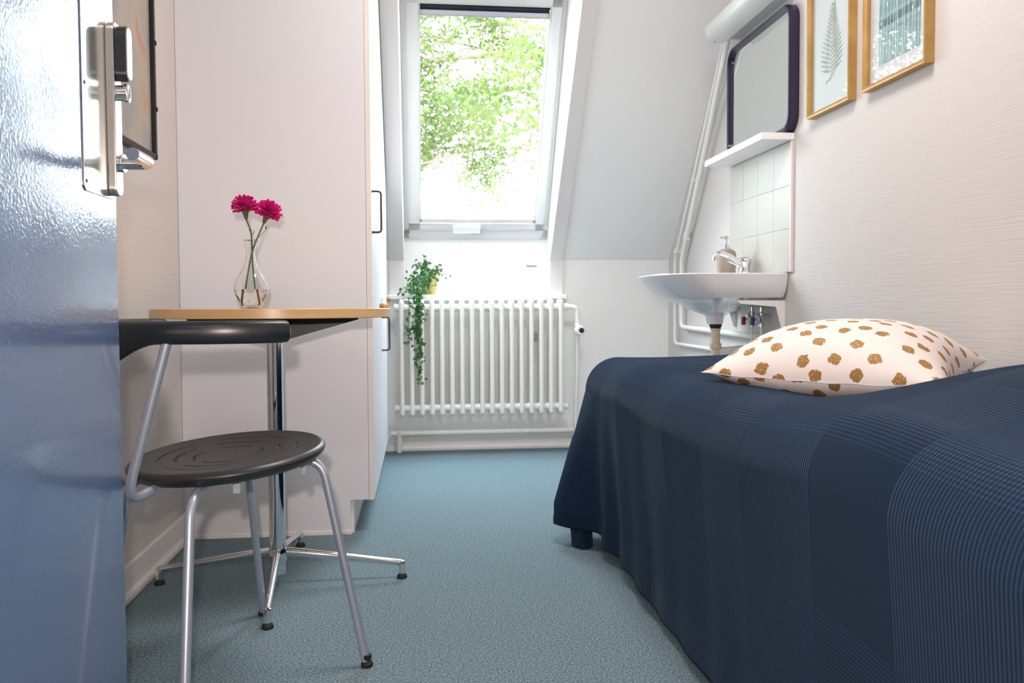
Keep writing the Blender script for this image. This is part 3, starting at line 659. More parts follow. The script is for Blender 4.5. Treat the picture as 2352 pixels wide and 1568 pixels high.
def lance(bb, pts, w_):
    P_ = [Vector(x) for x in pts]; vs = []; fs = []; k = len(P_)
    for i, q in enumerate(P_):
        t = i / (k - 1); ww = w_ * math.sin(PI * (0.12 + 0.86 * t)); vs += [q + Vector((-.3, -.2, .2)) * 0 + Vector((0, 0, ww)), q - Vector((0, 0, ww))]
    for i in range(k - 1): fs.append([2 * i, 2 * i + 1, 2 * i + 3, 2 * i + 2])
    bb.add(vs, fs, True)
b_ = B(); lance(b_, [(vx + .004, vy, vz + .178), (vx - .006, vy - .002, vz + .180), (vx - .012, vy - .003, vz + .180)], .001); b_.tube([(vx + .003, vy, vz + .190), (vx + .001, vy, vz + .203), (vx - .004, vy, vz + .208)], [.0012, .002, .0004], 6)
b_.tube([(vx + .003, vy, vz + .192), (vx + .009, vy, vz + .200), (vx + .011, vy, vz + .208)], [.0009, .0012, .0003], 6); b_.build('leaf', M['stem'], c1)
b_ = B(); b_.tube([(vx + .014, vy, vz + .182), (vx + .028, vy, vz + .192), (vx + .040, vy, vz + .210)], [.0009, .0008, .0006], 6); b_.lathe([(.0005, 0), (.0022, .003), (.0018, .006), (.0003, .009)], (vx + .0405, vy, vz + .209), 8)
b_.tube([(vx + .010, vy, vz + .176), (vx + .020, vy - .002, vz + .1755)], [.0011, .0003], 6); b_.build('side_shoot', M['stem'], c2)

# two little wooden pegs on the table's right rim
for i, (lab, p0, p1) in enumerate((('pale wooden peg with a brown end, lying flat on the table rim', (-0.101, 2.315, TZ + .0062), (-0.082, 2.315, TZ + .0062)),
                                   ('brown wooden peg standing behind the flat pale one on the table rim', (-0.0815, 2.332, TZ + .0150), (-0.0815, 2.334, TZ + .0255)))):
    if i == 0:
        t = thing('wooden_peg', (p0[0], p0[1], TZ), lab, 'peg', 'wooden pegs on the table')
        B().tube([(-0.0935, 2.315, TZ + .0062), (-0.080, 2.3105, TZ + .0062)], .0057, 16).build('peg_body', M['blank'], t)
        B().tube([(-0.1045, 2.3165, TZ + .0063), (-0.0935, 2.315, TZ + .0063)], .0061, 16).build('peg_head', M['pegend'], t)
    else:
        t = thing('wooden_peg', (p0[0], p0[1], TZ), lab, 'peg', 'wooden pegs on the table')
        B().tube([(-0.0835, 2.331, TZ + .0008), (-0.0825, 2.331, TZ + .0165)], .0038, 12).build('peg_body', M['blank'], t)
        B().tube([(-0.0825, 2.331, TZ + .0165), (-0.0815, 2.331, TZ + .0265)], .0050, 14).build('peg_head', M['pegend'], t)

# ------------------------------------------------------------------ chair
CC = Vector((-0.387, 1.765, 0.452))
ch = thing('chair', (CC.x, CC.y, 0), 'silver tube chair with a round black slotted seat and curved black back rail', 'chair')
UP = Vector((-0.070, -0.058, 1)).normalized(); E1 = Vector((1, 0, .070)).normalized(); E2 = UP.cross(E1)
def seat_bm():
    R_s = 0.193; NR, NA = 88, 240; vs = []; fs = []
    rings = (0.066, 0.101, 0.136)
    def ztop(r, a):
        t = r / R_s; z = 0.004 - 0.011 * (1 - t * t)
        if t > .93: z -= .010 * ((t - .93) / .07) ** 2.2
        for q, rc in enumerate(rings):
            if abs(r - rc) < .0021:
                d = (math.degrees(a) - 47 + 6 * q) % 90
                if 9 < d < 74: z -= .0042
        return z
    vs.append((0, 0, ztop(0, 0)))
    for i in range(1, NR + 1):
        r = R_s * i / NR
        for k in range(NA):
            a = 2 * PI * k / NA; vs.append((r * cos(a), r * sin(a), ztop(r, a)))
    for k in range(NA): fs.append([0, 1 + k, 1 + (k + 1) % NA])
    for i in range(NR - 1):
        for k in range(NA): a0 = 1 + i * NA + k; a1 = 1 + i * NA + (k + 1) % NA; fs.append([a0, a0 + NA, a1 + NA, a1])
    last = 1 + (NR - 1) * NA
    for (rr, zz) in ((R_s, -.009), (R_s - .004, -.016), (R_s - .014, -.024), (R_s - .06, -.030), (0.02, -.031)):
        o = len(vs)
        for k in range(NA): a = 2 * PI * k / NA; vs.append((rr * cos(a), rr * sin(a), zz))
        for k in range(NA): k2 = (k + 1) % NA; fs.append([last + k, o + k, o + k2, last + k2])
        last = o
    fs.append([last + k for k in range(NA)][::-1])
    b = B(); b.add([CC + E1 * x + E2 * y + UP * z for x, y, z in vs], fs, True); return b
seat_bm().build('seat', M['seatp'], ch)
ZR = 0.7205
b_ = B(); vs = []; fs = []; NT = 72; NS = 18; t0, t1, tm = 131.0, 309.0, 220.0; RB = .25
for i in range(NT + 1):
    t = i / NT; th_ = t0 + (t1 - t0) * t
    e = min(t, 1 - t) * rad(178) * RB; endf = 1.0 if e > .016 else math.sqrt(max(1e-4, 1 - (1 - e / .016) ** 2))
    g = max(0.0, 1 - abs(th_ - tm) / 36.0); g = g * g * (3 - 2 * g); hh_ = .041 + .055 * g; ww = .032 - .006 * g
    zc = ZR - hh_ / 2; a = rad(th_); r_ = RB + .012 * g
    for k in range(NS):
        q = 2 * PI * k / NS; pw = 0.75; cx = math.copysign(abs(cos(q)) ** pw, cos(q)); cz = math.copysign(abs(sin(q)) ** pw, sin(q))
        rr = r_ + cx * ww / 2 * endf - .10 * max(0, -cz) * hh_ * g; vs.append((CC.x + rr * cos(a), CC.y + rr * sin(a), zc + cz * hh_ / 2 * endf))
for i in range(NT):
    for k in range(NS): k2 = (k + 1) % NS; fs.append([i * NS + k, i * NS + k2, (i + 1) * NS + k2, (i + 1) * NS + k])
fs.append(list(range(NS))[::-1]); fs.append([NT * NS + k for k in range(NS)])
b_.add(vs, fs, True); b_.build('back_rail', M['black'], ch)
TR = .0088
def polar(th_, r_, z): a = rad(th_); return Vector((CC.x + r_ * cos(a), CC.y + r_ * sin(a), z))
for s_ in (1, -1):
    b = B(); pts = [polar(220 + 40 * s_, .250, ZR - .030), polar(220 + 23 * s_, .270, .402), polar(220 + 8 * s_, .12, .418), polar(40 - 20 * s_, .04, .425)]
    b.tube(fillet(pts, .055, 9), TR, 16); b.build('back_post', M['silver'], ch)
def leg(top, knee, foot, inner):
    b = B(); ft = Vector(foot); kn = Vector(knee); d = (ft - kn).normalized(); end = ft - d * (.012 / abs(d.z))
    b.tube(fillet([inner, top, knee, end], .05, 9), TR, 16); lg = b.build('leg', M['silver'], ch)
    gb = B(); gb.lathe([(.0115, .0005), (.0125, .003), (.0125, .008), (.0075, .014), (.0098, .018), (.0098, .026)], (ft.x, ft.y, 0), 18); gb.build('foot', M['rubber'], lg)
cx, cy = CC.x, CC.y
leg((cx + .10, cy + .0, .4255), (cx + .185, cy + .002, .432), (-0.113, 1.752, 0), (cx + .02, cy, .42))
leg((cx + .0, cy + .10, .426), (cx - .003, cy + .185, .430), (-0.380, 2.080, 0), (cx, cy + .02, .42))
leg((cx - .005, cy - .10, .412), (cx - .022, cy - .205, .407), (-0.398, 1.440, 0), (cx, cy - .02, .418))
leg((cx - .10, cy - .0, .410), (cx - .19, cy - .002, .405), (-0.655, 1.780, 0), (cx - .02, cy, .418))
for x, y, z, w_ in ((cx + .155, cy - .035, .424, .012), (cx + .045, cy - .135, .411, .014)):
    B().box((x - w_ / 2, y - .008, z - .016), (x + w_ / 2, y + .008, z + .018), .002).build('stacking_pad', M['clear'], ch)

# ------------------------------------------------------------------ poster on the left wall
po = thing('poster', (XL + .01, 2.25, 1.16), 'large abstract beige and coral poster in a thin black frame on the left wall', 'picture')
py0, py1, pz0, pz1 = 1.93, 2.525, 1.163, 1.98
b_ = B(); fw = .014
b_.box((XL, py0, pz0), (XL + .022, py1, pz0 + fw), .001); b_.box((XL, py0, pz1 - fw), (XL + .022, py1, pz1), .001); b_.box((XL, py0, pz0), (XL + .022, py0 + fw, pz1), .001); b_.box((XL, py1 - fw, pz0), (XL + .022, py1, pz1), .001)
b_.build('frame', M['blackst'], po)
B().box((XL, py0 + fw, pz0 + fw), (XL + .010, py1 - fw, pz1 - fw)).build('print', M['poster'], po)
B().box((XL + .0125, py0 + fw, pz0 + fw), (XL + .0145, py1 - fw, pz1 - fw)).build('glazing', M['picglass'], po)
for z in (1.305, 1.49): B().box((XL + .0, py1 - .006, z - .006), (XL + .025, py1 + .003, z + .006), .001).build('clip', M['blackst'], po)

# ------------------------------------------------------------------ framed prints on the right wall
def picture(label, y0, y1, z0, z1, inner):
    t = thing('framed_print', (XR, (y0 + y1) / 2, z0), label, 'picture', 'gold framed prints on the right wall'); fb = .015; xf = XR - .026
    prof = [(0, 0), (.026, 0), (.0275, .004), (.026, .008), (.0235, .011), (.020, .015), (0, .015)]     # (out from wall, inward)
    b = B(); loops = []
    for o_, i_ in prof: loops.append([(XR - o_ - .0004, y0 + i_, z0 + i_), (XR - o_ - .0004, y1 - i_, z0 + i_), (XR - o_ - .0004, y1 - i_, z1 - i_), (XR - o_ - .0004, y0 + i_, z1 - i_)])
    vs = [v for l in loops for v in l]; fs = []; m_ = len(loops)
    for i in range(m_ - 1):
        for k in range(4): k2 = (k + 1) % 4; fs.append([i * 4 + k, i * 4 + k2, (i + 1) * 4 + k2, (i + 1) * 4 + k])
    b.add(vs, fs); b.build('frame', M['gold'], t)
    inner(t, y0 + fb, y1 - fb, z0 + fb, z1 - fb)
    B().box((XR - .0135, y0 + fb, z0 + fb), (XR - .012, y1 - fb, z1 - fb)).build('glazing', M['picglass'], t)
    return t
def fern(t, y0, y1, z0, z1):
    B().box((XR - .010, y0, z0), (XR - .001, y1, z1)).build('sheet', M['paper'], t)
    b = B(); xs = XR - .0108; yc = 2.606; zb, zt = 1.455, 1.690
    def pt(a, z): return Vector((xs, yc - a, z))         # a: to the right in the picture (towards the camera)
    def axis(t_): return Vector((0.0 + .012 * t_ ** 2, zb + (zt - zb) * t_))
    N_ = 17
    for i in range(40):
        t_ = i / 40; a0 = axis(t_); a1 = axis(t_ + 1 / 40); w_ = .0011 * (1 - .6 * t_)
        b.add([pt(a0.x - w_, a0.y), pt(a0.x + w_, a0.y), pt(a1.x + w_, a1.y), pt(a1.x - w_, a1.y)], [[0, 1, 2, 3]])
    for i in range(N_):
        t_ = .13 + .86 * i / (N_ - 1); o = axis(t_); L = .082 * (1 - .78 * max(0, t_ - .30) / .70) * (.8 + .2 * min(1, t_ * 4))
        for s_ in (-1, 1):
            ang = rad((10 if s_ < 0 else 8) + 42 * t_); d = Vector((s_ * cos(ang), sin(ang))); n_ = Vector((-d.y, d.x)); wv = .0043 * (1 - .45 * t_) + .001
            P_ = [o, o + d * L * .3 + n_ * wv, o + d * L * .65 + n_ * wv * .8, o + d * L, o + d * L * .65 - n_ * wv * .8, o + d * L * .3 - n_ * wv]
            b.add([pt(p_.x, p_.y) for p_ in P_], [[0, 1, 2, 3, 4, 5]])
    for s_, L in ((-1, .045), (1, .032)):
        o = axis(.06); d = Vector((s_ * .9, -.35 if s_ < 0 else .4)).normalized(); n_ = Vector((-d.y, d.x)); b.add([pt(*(o)), pt(*(o + d * L * .6 + n_ * .003)), pt(*(o + d * L)), pt(*(o + d * L * .6 - n_ * .003))], [[0, 1, 2, 3]])
    b.build('fern_drawing', M['fernink'], t)
def grasses(t, y0, y1, z0, z1):
    B().box((XR - .009, y0, z0), (XR - .001, y1, z1)).build('mount', M['mount'], t)
    q0, q1, r0, r1 = y0 + .034, y1 - .068 + .02, z0 + .045, z1 - .05
    B().box((XR - .0098, q0, r0), (XR - .009, q1, r1)).build('print', M['teal'], t)
    b = B()
    for z, h in ((1.525, .022), (1.615, .010)): b.box((XR - .0102, q0, z), (XR - .0098, q1, z + h))
    b.build('dark_band', M['tealdark'], t)
    b = B()
    for z, h in ((1.503, .006), (1.560, .030), (1.66, .03)): b.box((XR - .0101, q0, z), (XR - .0098, q1, z + h))
    b.build('pale_band', M['tealmid'], t)
    b = B(); r = random.Random(4)
    for i in range(13):
        y = q0 + (q1 - q0) * (i + .5 + r.uniform(-.3, .3)) / 13; pts = []; z = r0 + r.uniform(0, .02); dy = r.uniform(-.008, .008); w_ = r.uniform(.0006, .0012); tz = r1 - r.uniform(0, .12)
        K = 10; prev = None
        for k in range(K + 1):
            zz = z + (tz - z) * k / K; yy = min(max(y + dy * (k / K) ** 2 * 2, q0 + .002), q1 - .002)
            if prev: b.add([(XR - .0105, prev[0] - w_, prev[1]), (XR - .0105, prev[0] + w_, prev[1]), (XR - .0105, yy + w_, zz), (XR - .0105, yy - w_, zz)], [[0, 1, 2, 3]])
            prev = (yy, zz)
        if i % 2 == 0:
            for zz in (1.50 + r.uniform(0, .04), 1.58 + r.uniform(0, .04)):
                b.add([(XR - .0106, y - .003, zz), (XR - .0106, y, zz - .007), (XR - .0106, y + .003, zz), (XR - .0106, y, zz + .009)], [[0, 1, 2, 3]])
    b.build('grass_drawing', M['grassink'], t)
picture('gold framed print of a single grey-green fern on white paper', 2.463, 2.745, 1.363, 1.79, fern)
picture('gold framed teal print of pale grasses in a white mount', 2.073, 2.385, 1.363, 1.79, grasses)

# ------------------------------------------------------------------ splashback, shelf, mirror, lamp
sb = thing('splashback', (XR, 3.19, .86), 'cream tiled splashback above the wash basin', 'splashback')
B().box((XR - .0083, 2.895, .862), (XR - .0002, 3.487, 1.324)).build('grout_bed', M['grout'], sb)
t0_ = B().box((XR - .0095, 2.896, .864), (XR - .004, 2.896 + .1470, .864 + .1515), .0012).build('tile', M['tile'], sb)
for i in range(4):
    for j in range(3):
        if i or j: dup_mesh(t0_, sb, (random.uniform(-.0004, .0004), i * .1478, j * .1525))
B().box((XR - .0115, 2.888, .862), (XR - .0002, 2.8955, 1.324), .001).build('edge_strip', M['lamedge'], sb)
B().box((1.20, 2.888, 1.326), (XR - .0003, 3.488, 1.350), .0012).build('wall_shelf', M['bright'], props=dict(label='narrow white shelf on the right wall below the mirror', cat='shelf'), origin=(1.26, 3.19, 1.326))
mi = thing('mirror', (XR, 3.155, 1.352), 'rounded wall mirror in a dark navy plastic frame above the shelf', 'mirror')
my0, my1, mz0, mz1 = 2.853, 3.462, 1.3515, 1.800
o1 = rrect(my0, mz0, my1, mz1, .062, 8); o2 = rrect(my0 + .018, mz0 + .018, my1 - .018, mz1 - .018, .046, 8)
b_ = B(); K = len(o1); vs = []; fs = []
for ring, x in ((o1, XR - .001), (o1, XR - .030), (rrect(my0 + .006, mz0 + .006, my1 - .006, mz1 - .006, .057, 8), XR - .036), (o2, XR - .034), (o2, XR - .020)): vs += [(x, u, v) for u, v in ring]
for i in range(4):
    for k in range(K): k2 = (k + 1) % K; fs.append([i * K + k, i * K + k2, (i + 1) * K + k2, (i + 1) * K + k])
b_.add(vs, fs, True); b_.build('frame', M['navyf'], mi)
b_ = B(); b_.prism(rrect(my0 + .016, mz0 + .016, my1 - .016, mz1 - .016, .046, 8), 'x', XR - .0225, XR - .020); b_.build('mirror_glass', M['mirror'], mi)
la = thing('wall_lamp', (XR, 3.12, 1.83), 'white tube wall lamp mounted above the navy mirror', 'lamp')
M['opal'] = mat('opal_diffuser', (0.74, 0.74, 0.71), 0.35); M['lampb'] = mat('lamp_base', (0.62, 0.68, 0.70), 0.35)
ly0, ly1 = 2.86, 3.415
b_ = B(); b_.box((1.262, ly0 + .01, 1.834), (XR - .0003, ly1 - .004, 1.905), .004); b_.build('lamp_base', M['lampb'], la)
b_ = B(); sec = [(1.262 - .088 * abs(sin(a)) ** .55, 1.862 - .040 * math.copysign(abs(cos(a)) ** .7, cos(a))) for a in [PI * k / 16 for k in range(17)]]
b_.prism(sec, 'y', ly0, ly1, .003, 2, False); b_.build('lamp_diffuser', M['opal'], la)
B().box((1.212, ly1 - .0, 1.822), (1.218, ly1 + .0012, 1.829)).build('end_slot', M['iron'], la)

# supply pipes along the right wall
t = thing('supply_pipe', (1.295, 4.2, .55), 'white painted pipe nearest the corner, climbing the slope to the wall lamp', 'pipe', 'white pipes beside the basin')
B().tube(fillet([(1.296, 3.30, .549), (1.296, 4.205, .553), (1.296, 4.205, .975), (1.276, 3.474, 1.840)], .035, 6), .0085, 12).build('pipe_run', M['pipe'], t)
for q in ((1.296, 4.17, 1.02), (1.296, 3.9, 1.335)): B().box((1.280, q[1] - .012, q[2] - .012), (XR - .0005, q[1] + .012, q[2] + .012), .003).build('pipe_clip', M['pipe'], t)
t = thing('supply_pipe', (1.295, 4.1, .63), 'thicker white painted pipe beside the basin, second from the corner', 'pipe', 'white pipes beside the basin')
B().tube(fillet([(1.296, 3.15, .622), (1.296, 4.100, .640), (1.296, 4.100, .968), (1.266, 3.400, 1.840)], .035, 6), .0115, 12).build('pipe_run', M['pipe'], t)
b_ = B(); b_.lathe([(.0145, -.02), (.0165, -.015), (.0165, .015), (.0145, .02)], (1.296, 4.02, 1.08), 12); b_.build('pipe_joint', M['pipe'], t)

# ------------------------------------------------------------------ wash basin
def sstep(a, b, x):
    t = min(1, max(0, (x - a) / (b - a))); return t * t * (3 - 2 * t)
ba = thing('wash_basin', (XR, 3.2, .86), 'white ceramic wash basin on the right wall below the tiles', 'basin')
DC = Vector((1.148, 3.20))
def outline(k=44):
    pts = [(XR - .002, 2.925)]; 
    n_ = 40
    for i in range(n_ + 1):
        a = -PI / 2 - PI * i / n_; pts.append((1.050 + .186 * math.copysign(abs(cos(a)) ** .8, cos(a)), 3.20 + .275 * math.copysign(abs(sin(a)) ** .72, sin(a))))
    pts.append((XR - .002, 3.475)); return pts
ol = [(x, y) for x, y in outline()]
def ring(sc_, z, ell=0.0, er=(.09, .09), fs_=None):
    r = []; s0_ = sc_
    for (x, y) in ol:
        sc_ = s0_ + ((fs_ if fs_ else s0_) - s0_) * sstep(1.12, .86, x)
        px, py = DC.x + (x - DC.x) * sc_, DC.y + (y - DC.y) * sc_
        a = math.atan2(y - DC.y, x - DC.x); ex, ey = DC.x + er[0] * cos(a), DC.y + er[1] * sin(a)
        r.append((px * (1 - ell) + ex * ell, py * (1 - ell) + ey * ell, z))
    return r
rings = [ring(.40, .760, .8, (.05, .07)), ring(.70, .772, .3, (.12, .16)), ring(.86, .815), ring(.93, .852), ring(.965, .8595), ring(.99, .860), ring(1.0, .856), ring(.992, .842, fs_=.965), ring(.985, .820, fs_=.90), ring(.965, .792, fs_=.79), ring(.93, .772, fs_=.69), ring(.80, .763, .25, (.16, .21), .60), ring(.6, .750, .6, (.125, .16), .5), ring(.45, .728, 1, (.10, .125)), ring(.3, .712, 1, (.058, .066)), ring(.2, .705, 1, (.040, .042)), ring(.15, .672, 1, (.034, .035))]
vs = [v for r in rings for v in r]; K = len(ol); fs = []
for i in range(len(rings) - 1):
    for k in range(K): k2 = (k + 1) % K; fs.append([i * K + k, i * K + k2, (i + 1) * K + k2, (i + 1) * K + k])
fs.append(list(range(K))); fs.append([(len(rings) - 1) * K + k for k in range(K)][::-1])
b_ = B(); b_.add([(min(x, XR - .001), y, z) for x, y, z in vs], fs, True); b_.build('bowl', M['ceramic'], ba)
for y in (2.955, 3.435):
    b_ = B(); b_.prism([(1.14, .7615), (XR - .0005, .7615), (XR - .0005, .655), (1.308, .655), (1.285, .738), (1.15, .750)], 'y', y - .004, y + .004, .001); b_.build('bracket', M['pipe'], ba)
b_ = B(); b_.lathe([(.0185, .652), (.0245, .668), (.0245, .672)], (DC.x, DC.y, 0), 20); b_.build('drain_collar', M['rubber'], ba)
b_ = B(); b_.lathe([(.0165, .40), (.0165, .575), (.0235, .578), (.0235, .595), (.0175, .600), (.0175, .646), (.0205, .648), (.0205, .655)], (DC.x, DC.y, 0), 20); b_.build('drain_pipe', M['pvc'], ba)
b_ = B(); b_.tube([(1.16, 3.2, .565), (1.25, 3.2, .573), (XR - .001, 3.2, .575)], .0155, 14); b_.build('waste_pipe', M['pipe'], ba)
# tap
tp = thing('tap', (1.265, 3.205, .862), 'chrome mixer tap on the wash basin in front of the soap dispenser', 'tap')
b_ = B(); b_.lathe([(.029, 0), (.028, .006), (.022, .014), (.021, .034), (.026, .050), (.026, .064), (.018, .072), (0, .074)], (1.264, 3.20, .8605), 20); b_.build('tap_body', M['chrome'], tp)
b_ = B(); b_.tube(fillet([(1.255, 3.20, .902), (1.21, 3.20, .932), (1.165, 3.20, .948), (1.148, 3.20, .938), (1.144, 3.20, .918)], .02, 5), .0105, 12); b_.build('spout', M['chrome'], tp)
b_ = B(); b_.tube([(1.25, 3.19, .892), (1.215, 3.185, .905), (1.192, 3.183, .914)], [.006, .005, .006], 10, flat=(.7, 1.3)); b_.build('lever', M['chrome'], tp)
B().lathe([(.006, 0), (.005, -.002)], (1.262, 3.179, .918), 12, 'y').build('marker', M['iron'], tp)
# soap dispenser
sd_ = thing('soap_dispenser', (1.225, 3.285, .862), 'taupe soap dispenser with a chrome pump behind the tap', 'soap dispenser')
b_ = B(); b_.lathe([(.030, 0), (.0345, .004), (.0375, .045), (.0385, .082), (.034, .098), (.020, .108), (.013, .110)], (1.222, 3.285, .8605), 32); b_.build('bottle', M['taupe'], sd_)
b_ = B(); b_.lathe([(.012, .108), (.012, .122), (.009, .125), (.004, .128), (.004, .146), (.009, .148), (.009, .158), (.006, .160)], (1.222, 3.285, .8605), 18); b_.tube([(1.222, 3.285, 1.0135), (1.200, 3.28, 1.0135), (1.190, 3.279, 1.010)], [.0055, .004, .0035], 10); b_.build('pump', M['chrome'], sd_)
# stop valves
for (y, key, lab) in ((3.175, 'red', 'chrome stop valve with a red knob under the basin'), (3.085, 'blue', 'chrome stop valve with a blue knob under the basin')):
    t = thing('stop_valve', (1.28, y, .70), lab, 'valve', 'stop valves under the basin')
    b_ = B(); b_.lathe([(.007, .66), (.011, .663), (.011, .675), (.0085, .68), (.0125, .69), (.0125, .715), (.0075, .72), (.0075, .738), (.0045, .74), (.0045, .765)], (1.283, y, 0), 14); b_.tube([(1.262, y - .005, .705), (1.285, y, .705), (XR, y, .705)], [.0095, .0095, .007], 12)
    b_.build('valve_body', M['steel'], t)
    b_ = B(); b_.tube([(1.266, y + .012, .690), (1.262, y + .020, .688)], .004, 8); b_.prism(rrect(y + .019, .668, y + .034, .700, .005, 3), 'x', 1.255, 1.268, .001); b_.build('knob', M[key], t)
    b_ = B(); b_.tube([(1.283, y, .665), (1.286, y, .60), (1.295, y, .45)], .0055, 10); b_.build('hose', M['pipe'], t)

# ------------------------------------------------------------------ bed
BX0, BY0, BY1 = 0.535, 0.60, 2.645
bd = thing('bed', ((BX0 + XR) / 2, 1.6, 0), 'single bed against the right wall under the navy bedspread', 'bed')
B().box((BX0 + .03, BY0, .30), (1.30, BY1 - .02, .535), .04, 4).build('mattress', M['mattress'], bd)
B().box((BX0 + .025, BY0, .20), (1.30, BY1 - .015, .30), .004).build('bed_frame', M['lam'], bd)
for x in (BX0 + .055, 1.26):
    for y in (BY0 + .05, BY1 - .07): B().box((x - .022, y - .022, 0), (x + .022, y + .022, .20), .003).build('leg', M['lam'], bd)
# bedspread: one cloth laid over the bed, hanging at the side and the foot
def sstep(a, b, x):
    t = min(1, max(0, (x - a) / (b - a))); return t * t * (3 - 2 * t)
def ztop(x, y):
    z = .584
    z += .080 * math.exp(-(((x - .98) / .32) ** 2 + ((y - 1.00) / .35) ** 2) ** 1.2)          # pillow hidden under the cloth
    z -= .040 * math.exp(-(((x - .93) / .24) ** 2 + ((y - 1.66) / .27) ** 2))                    # dip under the cushion
    z += .004 * sin(x * 9 + y * 3.1) * sin(y * 4.3 + .6) + .003 * sin(y * 11 - x * 6)
    z += .006 * math.exp(-((y - 2.45 + .3 * (x - .5)) / .05) ** 2) * sstep(.55, .75, x)
    return z
LX = 0.60; LY = 0.545; RC = 0.10
XE, YF = 0.62, 2.60                                   # where the top starts to turn down
def drape(a, b):
    """a: cloth length past YF (or below it, negative), b: cloth length past XE; returns a point"""
    q = max(0.0, b); p_ = max(0.0, a); x = XE - min(0, -b) * 0 if b > 0 else XE - b; y = YF + a if a < 0 else YF
    r = math.hypot(p_, q); zt = ztop(x, y)
    if r < 1e-6: return Vector((x, y, zt))
    ang = math.atan2(q, p_)                            # 90 deg: side, 0: foot
    arc = RC * PI / 2
    if r < arc: h = RC * sin(r / RC); dz = RC * (1 - cos(r / RC))
    else: h = RC; dz = RC + (r - arc)
    dn = dz - RC
    wall = min(1.0, max(0, dn) / .35)
    s_ = math.degrees(ang)
    side = sstep(60, 90, s_); corner = math.sin(2 * ang) if s_ > 0 else 0
    lat = YF - y if side else 0
    fold = 0.0
    if s_ > 88:                                        # folds along the side, dying away towards the head
        fl = math.exp(-max(0, lat - .05) / .42)
        fold = wall * (.016 * fl * sin(lat * 34 + .7) + .006 * sin(lat * 13 + 1.0) * (.35 + .65 * fl)) - wall * .024 * sstep(.0, .3, lat) 
        if lat < .13: fold += wall * .085 * (1 - lat / .13) ** 1.2
    elif s_ < 5: fold = wall * (.014 * sin(x * 30)) + wall * .02
    fold += corner * wall * (.040 + .018 * sin(ang * 9)) + (wall * .085 * sstep(45, 88, s_) if 5 <= s_ <= 88 else 0)
    h = h + fold
    dirx, diry = -sin(ang), cos(ang)
    z = zt - dz
    return Vector((x + dirx * h, y + diry * h, z))
NA_, NB_ = 300, 230
A0, A1 = BY0 - YF, LY; B0, B1 = -(XR - .012 - XE), LX
vs = []; uvs = []; fs = []
for i in range(NA_ + 1):
    t_ = i / NA_; a = A0 + (A1 - A0) * t_
    for j in range(NB_ + 1):
        b = B0 + (B1 - B0) * j / NB_
        a_, b2 = a, b
        if a > -.20: b2 = min(b2, .575 + .03 * sstep(.10, .20, -a) * (1 if a < 0 else 0))
        if b > .0: a_ = min(a_, .50)
        if a > 0 and b > 0:                            # keep the corner's tail within the cloth's drop
            r = math.hypot(a, b); lim = .575
            if r > lim: a_, b2 = a * lim / r, b * lim / r
        P_ = drape(a_, b2)
        lim_z = .014 + (.004 * sin(a * 40))
        if P_.z < lim_z: P_.z = lim_z
        vs.append(P_); uvs.append((a, b))
for i in range(NA_):
    for j in range(NB_):
        q = i * (NB_ + 1) + j; fs.append([q, q + 1, q + NB_ + 2, q + NB_ + 1])
b_ = B(); b_.add(vs, fs, True, uvs)
bs = b_.build('bedspread', M['spread'], props=dict(label='navy blue woven bedspread with ribbed plaid bands draped over the bed', cat='bedspread'), origin=(.92, 1.6, .58))
sol = bs.modifiers.new('thickness', 'SOLIDIFY'); sol.thickness = .003; sol.offset = 1

b_ = B(); K = 26; rows = []
for i in range(9):                                     # the cloth's corner, tucked under and hanging to the carpet
    t_ = i / 8; z = .20 * (1 - t_) + .004
    for k in range(K):
        a = 2 * PI * k / K; rr = 1 + .10 * sin(3 * a + .5) + .05 * sin(7 * a + t_ * 2)
        rows.append((.486 + .010 * t_ + (.036 - .006 * t_) * rr * cos(a), 2.575 - .02 * t_ + .030 * rr * sin(a), z + .006 * (1 if t_ > .99 else 0) * sin(2 * a)))
fs = [[i * K + k, i * K + (k + 1) % K, (i + 1) * K + (k + 1) % K, (i + 1) * K + k] for i in range(8) for k in range(K)] + [[8 * K + k for k in range(K)]]
b_.add(rows, fs, True, [(v[1] - 2.6, v[2]) for v in rows]); b_.build('hanging_corner', M['spread'], bs)
# cushion: two domed faces meeting in pointed corners
CA, CB, CCn = Vector((.618, 1.812, .596)), Vector((.932, 1.412, .596)), Vector((1.288, 1.800, .616)); CD = CA + CCn - CB; CD.z = .60
NC = 64; vs = []; fs = []; uvs = []
def cush(u, v, sgn):
    p_ = CA * (1 - u) * (1 - v) + CB * u * (1 - v) + CCn * u * v + CD * (1 - u) * v
    c_ = (CA + CB + CCn + CD) / 4; uu, vv = abs(2 * u - 1), abs(2 * v - 1)
    # sides bow inwards between the corners
    pin = .050 * ((1 - uu ** 2) * vv ** 4 + (1 - vv ** 2) * uu ** 4); d = (c_ - p_); d.z = 0
    p_ = p_ + d.normalized() * pin * (.5 if d.length > 0 else 0) if d.length > 1e-6 else p_
    f = max(0, (1 - uu ** 2.6)) ** .55 * max(0, (1 - vv ** 2.6)) ** .55
    if sgn > 0: z = .110 * f
    else: z = -.062 * f ** 1.15
    sag = -.008 * (1 - uu ** 2) * vv ** 2 - .008 * (1 - vv ** 2) * uu ** 2
    wr = .0012 * sin(u * 31 + v * 9) * (1 - f)
    return p_ + Vector((0, 0, z + sag + wr))
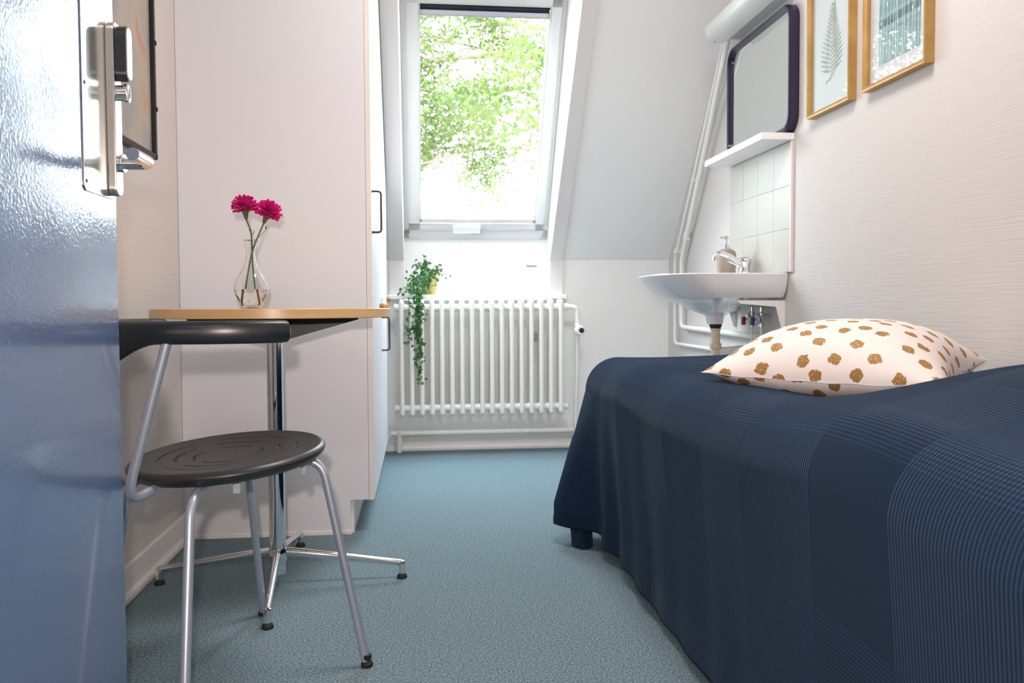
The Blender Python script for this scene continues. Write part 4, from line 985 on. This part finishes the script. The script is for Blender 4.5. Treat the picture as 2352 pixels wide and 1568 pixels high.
for sgn in (1, -1):
    o = len(vs)
    for i in range(NC + 1):
        for j in range(NC + 1):
            u, v = i / NC, j / NC; u = .5 - .5 * cos(PI * u); v = .5 - .5 * cos(PI * v)
            vs.append(cush(u, v, sgn)); uvs.append(None)
    G = lambda i, j: o + i * (NC + 1) + j
    h = NC // 2
    for j in range(NC + 1):                            # cloth lengths measured along the domed face, so the print is not stretched
        acc = [0.0] * (NC + 1)
        for i in range(h + 1, NC + 1): acc[i] = acc[i - 1] + (vs[G(i, j)] - vs[G(i - 1, j)]).length
        for i in range(h - 1, -1, -1): acc[i] = acc[i + 1] - (vs[G(i, j)] - vs[G(i + 1, j)]).length
        for i in range(NC + 1): uvs[G(i, j)] = acc[i]
    for i in range(NC + 1):
        acc = [0.0] * (NC + 1)
        for j in range(h + 1, NC + 1): acc[j] = acc[j - 1] + (vs[G(i, j)] - vs[G(i, j - 1)]).length
        for j in range(h - 1, -1, -1): acc[j] = acc[j + 1] - (vs[G(i, j)] - vs[G(i, j + 1)]).length
        for j in range(NC + 1): uvs[G(i, j)] = (uvs[G(i, j)] + (0 if sgn > 0 else .231), acc[j] + (0 if sgn > 0 else .117))
    for i in range(NC):
        for j in range(NC): q = o + i * (NC + 1) + j; fs.append([q, q + 1, q + NC + 2, q + NC + 1])
b_ = B(); b_.add(vs, fs, True, uvs)
cu = b_.build('cushion', M['cushion'], props=dict(label='white cushion with brushed gold dots lying on the navy bedspread', cat='cushion'), origin=(.95, 1.8, .6), merge=True)
ORG[cu.name] = Vector((.95, 1.8, .6))
M['seam'] = mat('seam_thread', (0.55, 0.58, 0.66), 0.7)
pts = [cush(0.5 - .5 * cos(PI * k / 40), 0, 1) + Vector((-.0008, -.0008, 0)) for k in range(41)]
B().tube(pts, .0009, 6).build('seam', M['seam'], cu)

# harden flat parts: smooth only where angles are shallow
for o in sc.objects:
    if o.type == 'MESH' and len(o.data.polygons) < 20000 and any(p_.use_smooth for p_ in o.data.polygons):
        o.data.set_sharp_from_angle(angle=rad(38))
